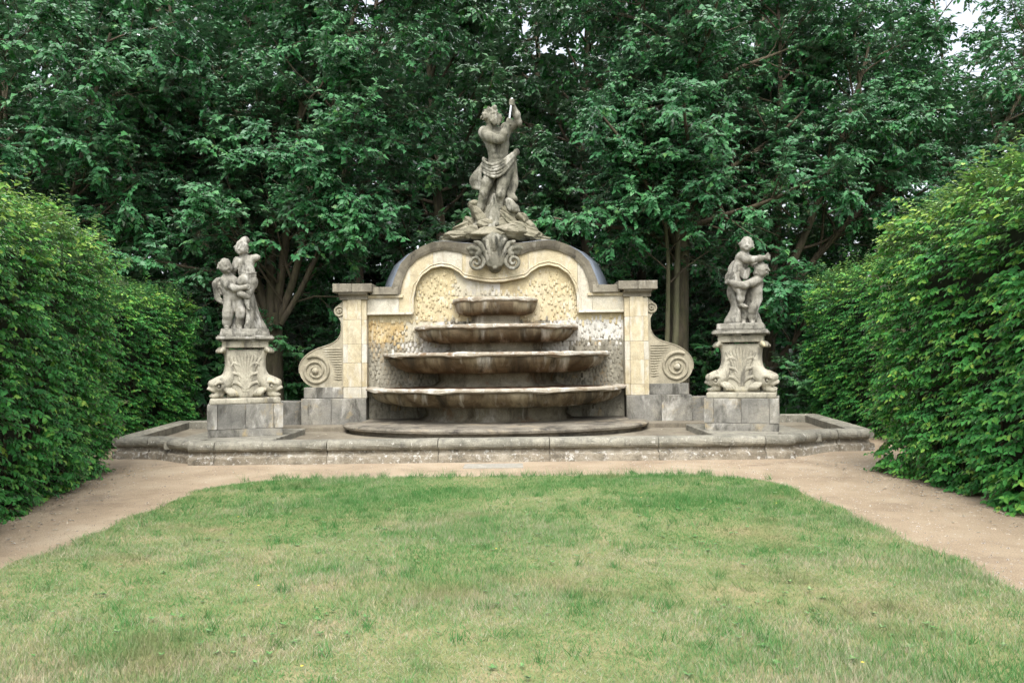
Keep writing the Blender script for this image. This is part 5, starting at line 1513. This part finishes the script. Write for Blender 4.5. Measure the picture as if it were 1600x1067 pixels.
for i, (x, y, sc) in enumerate([(-8.6, 22.0, 1.15), (-1.2, 22.6, 1.25), (6.3, 23.2, 1.0), (-5.0, 22.9, 1.0), (0.9, 22.3, 1.15), (9.4, 23.4, 1.0), (10.2, 26, 1.2), (-5.9, 25, 1.2), (4.6, 29, 1.2), (-11.5, 24, 1.3), (0.8, 29.5, 1.5), (-8, 30, 1.5), (8.3, 31, 1.5), (13.5, 27, 1.4), (-14.5, 31, 1.6), (17, 30, 1.7), (-2.5, 31, 1.5), (12.5, 32, 1.8), (2.2, 35.5, 2.0), (-6.5, 37, 2.0), (8.6, 38, 2.0), (-12.5, 38.5, 2.2), (-0.5, 43, 2.3), (15.5, 36, 2.0), (5.2, 43, 2.3), (20, 33, 1.8), (11.5, 44, 2.3), (17, 42, 2.2)]):
    c = copy_tree(s1 if i % 2 else s2, (x, y, 0), rs.uniform(0, 6.28), sc, LS)
shrub((8.35, 19.9, 0), 75, 1.7, 'small grey-green shrub beyond the right pedestal beside the grass', GS, 6)

# ------------------------------------------------------------------ hedges
def hedge(label, p0, p1, thick, hgt, seed, n_spray, L, near=None, top_yellow=1.0):
    """leaf-clad clipped hedge: front face from p0 to p1 (XY), body to its left-hand outside; hgt = heights at p0 and p1"""
    g = np.random.default_rng(seed)
    p0 = np.array(p0, float); p1 = np.array(p1, float)
    d = p1 - p0; Ln = np.linalg.norm(d); d /= Ln
    out = np.array(thick) / np.linalg.norm(thick); th = np.linalg.norm(thick)   # away from the path
    nrm = -out
    t = thing('clipped_hedge', label, 'hedge', (*(p0 + p1) / 2, 0), 'clipped hornbeam hedges')
    # faces: path side, both ends, top
    hm = (hgt[0] + hgt[1]) / 2
    areas = np.array([Ln * hm, th * hm, th * hm, Ln * th * 1.1])
    pick = g.choice(4, n_spray, p=areas / areas.sum())
    u = g.uniform(0, 1, n_spray); v = g.uniform(0, 1, n_spray)
    B = np.zeros((n_spray, 3)); NO = np.zeros((n_spray, 3))
    s = np.where(pick == 0, u, np.where(pick == 1, 0.0, np.where(pick == 2, 1.0, u))) * Ln
    q = np.where(pick == 0, 0.0, np.where(pick == 3, v, u)) * th
    H_ = hgt[0] + (hgt[1] - hgt[0]) * s / Ln
    z = np.where(pick == 3, H_, np.clip(v ** 1.0, 0.012, 1) * H_)
    # rounded shoulders, bulging body and uneven surface
    inset = np.clip((z / H_ - 0.80) / 0.2, 0, 1) ** 2 * 0.26
    bulge = 0.06 * np.sin(s * 1.9 + z * 1.3 + seed) + 0.07 * np.sin(s * 4.3 - z * 2.9) + 0.05 * np.sin(z * 6.1 + s * 2.2) - 0.18 * np.clip(1 - z / 0.5, 0, 1) * 0.5
    B[:, :2] = p0 + d * s[:, None] + out * q[:, None]
    B[:, 2] = z
    for k, nv in ((0, nrm), (1, -d), (2, d)):
        m_ = pick == k
        B[m_, :2] += nv * (bulge[m_] - inset[m_])[:, None]
        NO[m_, :2] = nv
    m_ = pick == 3
    edge = np.minimum(np.minimum(q, th - q) / 0.4, np.minimum(s, Ln - s) / 0.4).clip(0, 1)
    B[m_, 2] += 0.12 * np.sin(s[m_] * 3.1 + seed) + 0.08 * np.sin(q[m_] * 5 + s[m_] * 1.7) - 0.22 * (1 - edge[m_]) ** 2
    NO[m_, 2] = 1
    depth = g.exponential(0.09, n_spray).clip(0, 0.45)
    B -= NO * depth[:, None]
    B[:, 2] = np.maximum(B[:, 2], 0.04)
    upness = np.clip((B[:, 2] / H_ - 0.72) / 0.28, 0, 1)
    shoot = (g.uniform(0, 1, n_spray) < 0.10 * upness)
    B[shoot] += (NO[shoot] * 0.5 + np.array([0, 0, 0.8])) * g.uniform(0.03, 0.26, shoot.sum())[:, None]
    # spray direction: outward, sideways, flat layers; the top shoots point up
    side = np.concatenate([d * 1.0, [0]])
    D = NO * 0.8 + side * g.normal(0, 0.55, n_spray)[:, None] + g.normal(0, 0.18, B.shape)
    D[:, 2] += -0.22 + 0.75 * upness * g.uniform(0.2, 1, n_spray)
    D = unit(D)
    ln = L * g.uniform(1.6, 3.2, n_spray) * (1 + 1.5 * upness * g.uniform(0, 1, n_spray) ** 2)
    m = 9
    I = np.repeat(np.arange(n_spray), m)
    sg = np.where(np.tile(np.arange(m) % 2, n_spray) == 0, 1.0, -1.0)[:, None]
    ss = np.tile((np.arange(m) + 0.3) / m, n_spray)
    P = B[I] + D[I] * (ln[I] * ss)[:, None]
    P[:, 2] -= 0.12 * ss ** 2 * ln[I]
    hor = unit(np.cross(D[I], np.array([0, 0, 1.0])))
    A = unit(D[I] * 0.7 + hor * sg * 0.8 + g.normal(0, 0.20, P.shape) - np.array([0, 0, 0.42]))
    Nn = unit(NO[I] * 0.95 + np.array([0, 0, 0.75]) + g.normal(0, 0.30, P.shape))
    n = len(P)
    P[:, 2] = np.maximum(P[:, 2], 0.03)
    LL = L * g.uniform(0.65, 1.2, n) * (1 - 0.2 * ss)
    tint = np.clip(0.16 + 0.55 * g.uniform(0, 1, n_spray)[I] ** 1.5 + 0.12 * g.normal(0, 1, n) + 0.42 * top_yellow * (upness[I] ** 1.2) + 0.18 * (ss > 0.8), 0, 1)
    V, Q = leaves6(P, A, Nn, LL, LL * g.uniform(0.27, 0.33, n))
    mask = np.ones(n, bool)
    if near is not None:
        # the leaves that show largest stay single objects
        dist = np.linalg.norm(P - np.array([0.35, 0, 1.65]), axis=1) + depth[I] * 6
        rel = P - np.array([0.35, 0, 1.65])
        vis = (np.abs(rel[:, 0]) < 0.655 * rel[:, 1]) & (depth[I] < 0.06)
        cand = np.where(vis)[0]
        top = cand[np.argsort(dist[cand])[:1500]]
        top = g.choice(top, min(280, len(top)), replace=False)
        mask[top] = False
        M1, Q1 = leaves6(np.zeros((1, 3)), np.array([[1., 0, 0]]), np.array([[0, 0, 1.]]), np.array([1.0]), np.array([0.30]))
        protos = []
        for tv in (0.2, 0.45, 0.7):
            me = quads('leaf', M1, Q1, False, np.full(6, tv)); me.materials.append(m_hleaf); protos.append(me)
        tl = Vector(t.location)
        for i in top:
            a = Vector(A[i]); nn = Vector(Nn[i]); sd = a.cross(nn).normalized(); nn = sd.cross(a)
            o = bpy.data.objects.new('leaf', protos[min(2, int(tint[i] * 3))]); COL.objects.link(o); o.parent = t
            R = Matrix((a, -sd, nn)).transposed().to_4x4()
            o.matrix_local = Matrix.Translation(Vector(P[i]) - tl) @ R @ Matrix.Scale(float(LL[i]), 4)
    V, Q = leaves6(P[mask], A[mask], Nn[mask], LL[mask], LL[mask] * 0.30)
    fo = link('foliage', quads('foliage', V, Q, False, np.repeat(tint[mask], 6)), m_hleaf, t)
    fo['kind'] = 'stuff'
    # solid core box that stops the view through, coloured as inner shade
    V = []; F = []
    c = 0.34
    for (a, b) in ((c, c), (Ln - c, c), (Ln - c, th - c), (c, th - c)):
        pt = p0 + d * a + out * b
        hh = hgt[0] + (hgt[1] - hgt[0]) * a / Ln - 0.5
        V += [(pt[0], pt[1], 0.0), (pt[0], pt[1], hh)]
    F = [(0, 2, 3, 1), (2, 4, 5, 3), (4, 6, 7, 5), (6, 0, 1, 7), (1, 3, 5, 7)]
    link('shade_core', pymesh('shade_core', V, F), m_core, t)
    # stems at the foot
    lst = []
    r = random.Random(seed)
    for i in range(int(Ln * 3)):
        a = c * 0.8 + (Ln - 1.6 * c) * (i + r.random()) / int(Ln * 3)
        pt = p0 + d * a + out * (0.26 + r.uniform(0, .06))
        lst.append(([(pt[0], pt[1], -0.03), (pt[0] + r.uniform(-.05, .05), pt[1], 0.6), (pt[0] + r.uniform(-.1, .1), pt[1] + r.uniform(-.1, .1), 1.6)], [0.022, 0.017, 0.01], 5))
    link('stems', tubes_mesh('stems', lst), m_twig, t)
    return t
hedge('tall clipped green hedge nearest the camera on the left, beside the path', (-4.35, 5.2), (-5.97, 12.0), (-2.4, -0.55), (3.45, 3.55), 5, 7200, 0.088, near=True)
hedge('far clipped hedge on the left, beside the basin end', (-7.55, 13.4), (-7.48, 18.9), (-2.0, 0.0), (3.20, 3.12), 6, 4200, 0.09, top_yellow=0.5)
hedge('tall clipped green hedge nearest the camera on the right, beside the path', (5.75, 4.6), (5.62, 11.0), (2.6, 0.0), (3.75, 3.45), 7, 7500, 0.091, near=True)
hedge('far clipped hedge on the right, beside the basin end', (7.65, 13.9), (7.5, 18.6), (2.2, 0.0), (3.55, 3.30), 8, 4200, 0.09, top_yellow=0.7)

n = 9
X = rng.uniform(-3.4, 3.4, n); Y = rng.uniform(3.6, 9.5, n)
P = np.stack([X, Y, rng.uniform(0.05, 0.10, n)], -1)
az = rng.uniform(0, 2 * PI, n)
Pm = np.repeat(P, 5, 0); A5 = np.repeat(az, 5) + np.tile(np.arange(5) * 2 * PI / 5, n)
V, Q = leaves4(Pm, np.stack([np.cos(A5), np.sin(A5), np.full(5 * n, 0.35)], -1), np.tile([[0, 0, 1.0]], (5 * n, 1)), np.full(5 * n, 0.010), np.full(5 * n, 0.0045))
m_flower = simple('yellow_petal', (0.75, 0.60, 0.06), 0.6, 0, 0.15)
g = link('yellow_flowers', quads('yellow_flowers', V, Q), m_flower)
tag(g, 'tiny yellow flowers dotted through the lawn', 'flowers'); g['kind'] = 'stuff'
# broad-leaved weeds and clover in the turf
nw = 260
X = rng.uniform(-3.6, 3.7, nw); Y = rng.uniform(3.4, 10.7, nw)
cl = rng.uniform(0, 1, nw) < 0.8
X[cl] = rng.choice([-2.1, 1.9, 0.4, 2.6, -0.9], cl.sum()) + rng.normal(0, 0.28, cl.sum()); Y[cl] = rng.choice([7.2, 6.6, 5.0, 8.6, 4.4], cl.sum()) + rng.normal(0, 0.3, cl.sum())
m = 9
P = np.repeat(np.stack([X, Y, rng.uniform(0.015, 0.035, nw)], -1), m, 0)
A = rng.uniform(0, 2 * PI, nw * m)
sz = np.repeat(rng.uniform(0.014, 0.034, nw), m) * rng.uniform(0.7, 1.2, nw * m)
V, Q = leaves6(P, unit(np.stack([np.cos(A), np.sin(A), rng.uniform(0.2, 0.9, nw * m)], -1)), np.tile([[0, 0, 1.0]], (nw * m, 1)) + rng.normal(0, .1, (nw * m, 3)), sz, sz * 0.24)
m_weed = leafmat('weed_leaf', [(0.0, (0.09, 0.22, 0.06)), (0.7, (0.13, 0.26, 0.09)), (1.0, (0.20, 0.29, 0.14))], 0.5, 0.25, (0.1, 0.25, 0.05))
g = link('lawn_weeds', quads('lawn_weeds', V, Q, False, np.repeat(rng.uniform(0, 1, nw * m), 6)), m_weed)
tag(g, 'small broad leaved weeds growing flat among the lawn grass', 'weeds'); g['kind'] = 'stuff'
# a few fallen leaves and weeds on the path and basin
n = 1100
X = rng.uniform(-6.5, 6.5, n); Y = rng.uniform(5, 16.3, n)
X[:600] = np.where(rng.uniform(0, 1, 600) < 0.5, -(3.05 + Y[:600] * 0.235) + np.abs(rng.normal(0, 0.35, 600)), 5.6 - np.abs(rng.normal(0, 0.35, 600)))
Zf = np.where(Y > 12.9, 0.225, 0.012)
k = ~inside(LAWN, X, Y) & ~((Y > 12.3) & (Y < 12.95)) & ~((np.abs(X) > 4.7) & (Y > 12.3)) & ~((np.abs(X) > 3.5) & (Y > 12.9)) & ~((np.abs(X) < 3.3) & (Y > 13.9))
P = np.stack([X, Y, Zf], -1)[k]; n = len(P)
az = rng.uniform(0, 2 * PI, n)
A = np.stack([np.cos(az), np.sin(az), rng.uniform(0, 0.2, n)], -1)
V, Q = leaves4(P, unit(A), unit(np.array([0, 0, 1.0]) + rng.normal(0, 0.2, (n, 3))), rng.uniform(0.025, 0.06, n), rng.uniform(0.008, 0.016, n))
m_dead = leafmat('fallen_leaf', [(0.0, (0.16, 0.10, 0.05)), (1.0, (0.33, 0.25, 0.12))], 0.8, 0.1, (0.2, 0.15, 0.05))
g = link('fallen_leaves', quads('fallen_leaves', V, Q, False, np.repeat(rng.uniform(0, 1, n), 4)), m_dead)
tag(g, 'scattered dry fallen leaves on the path and basin floor', 'leaves'); g['kind'] = 'stuff'
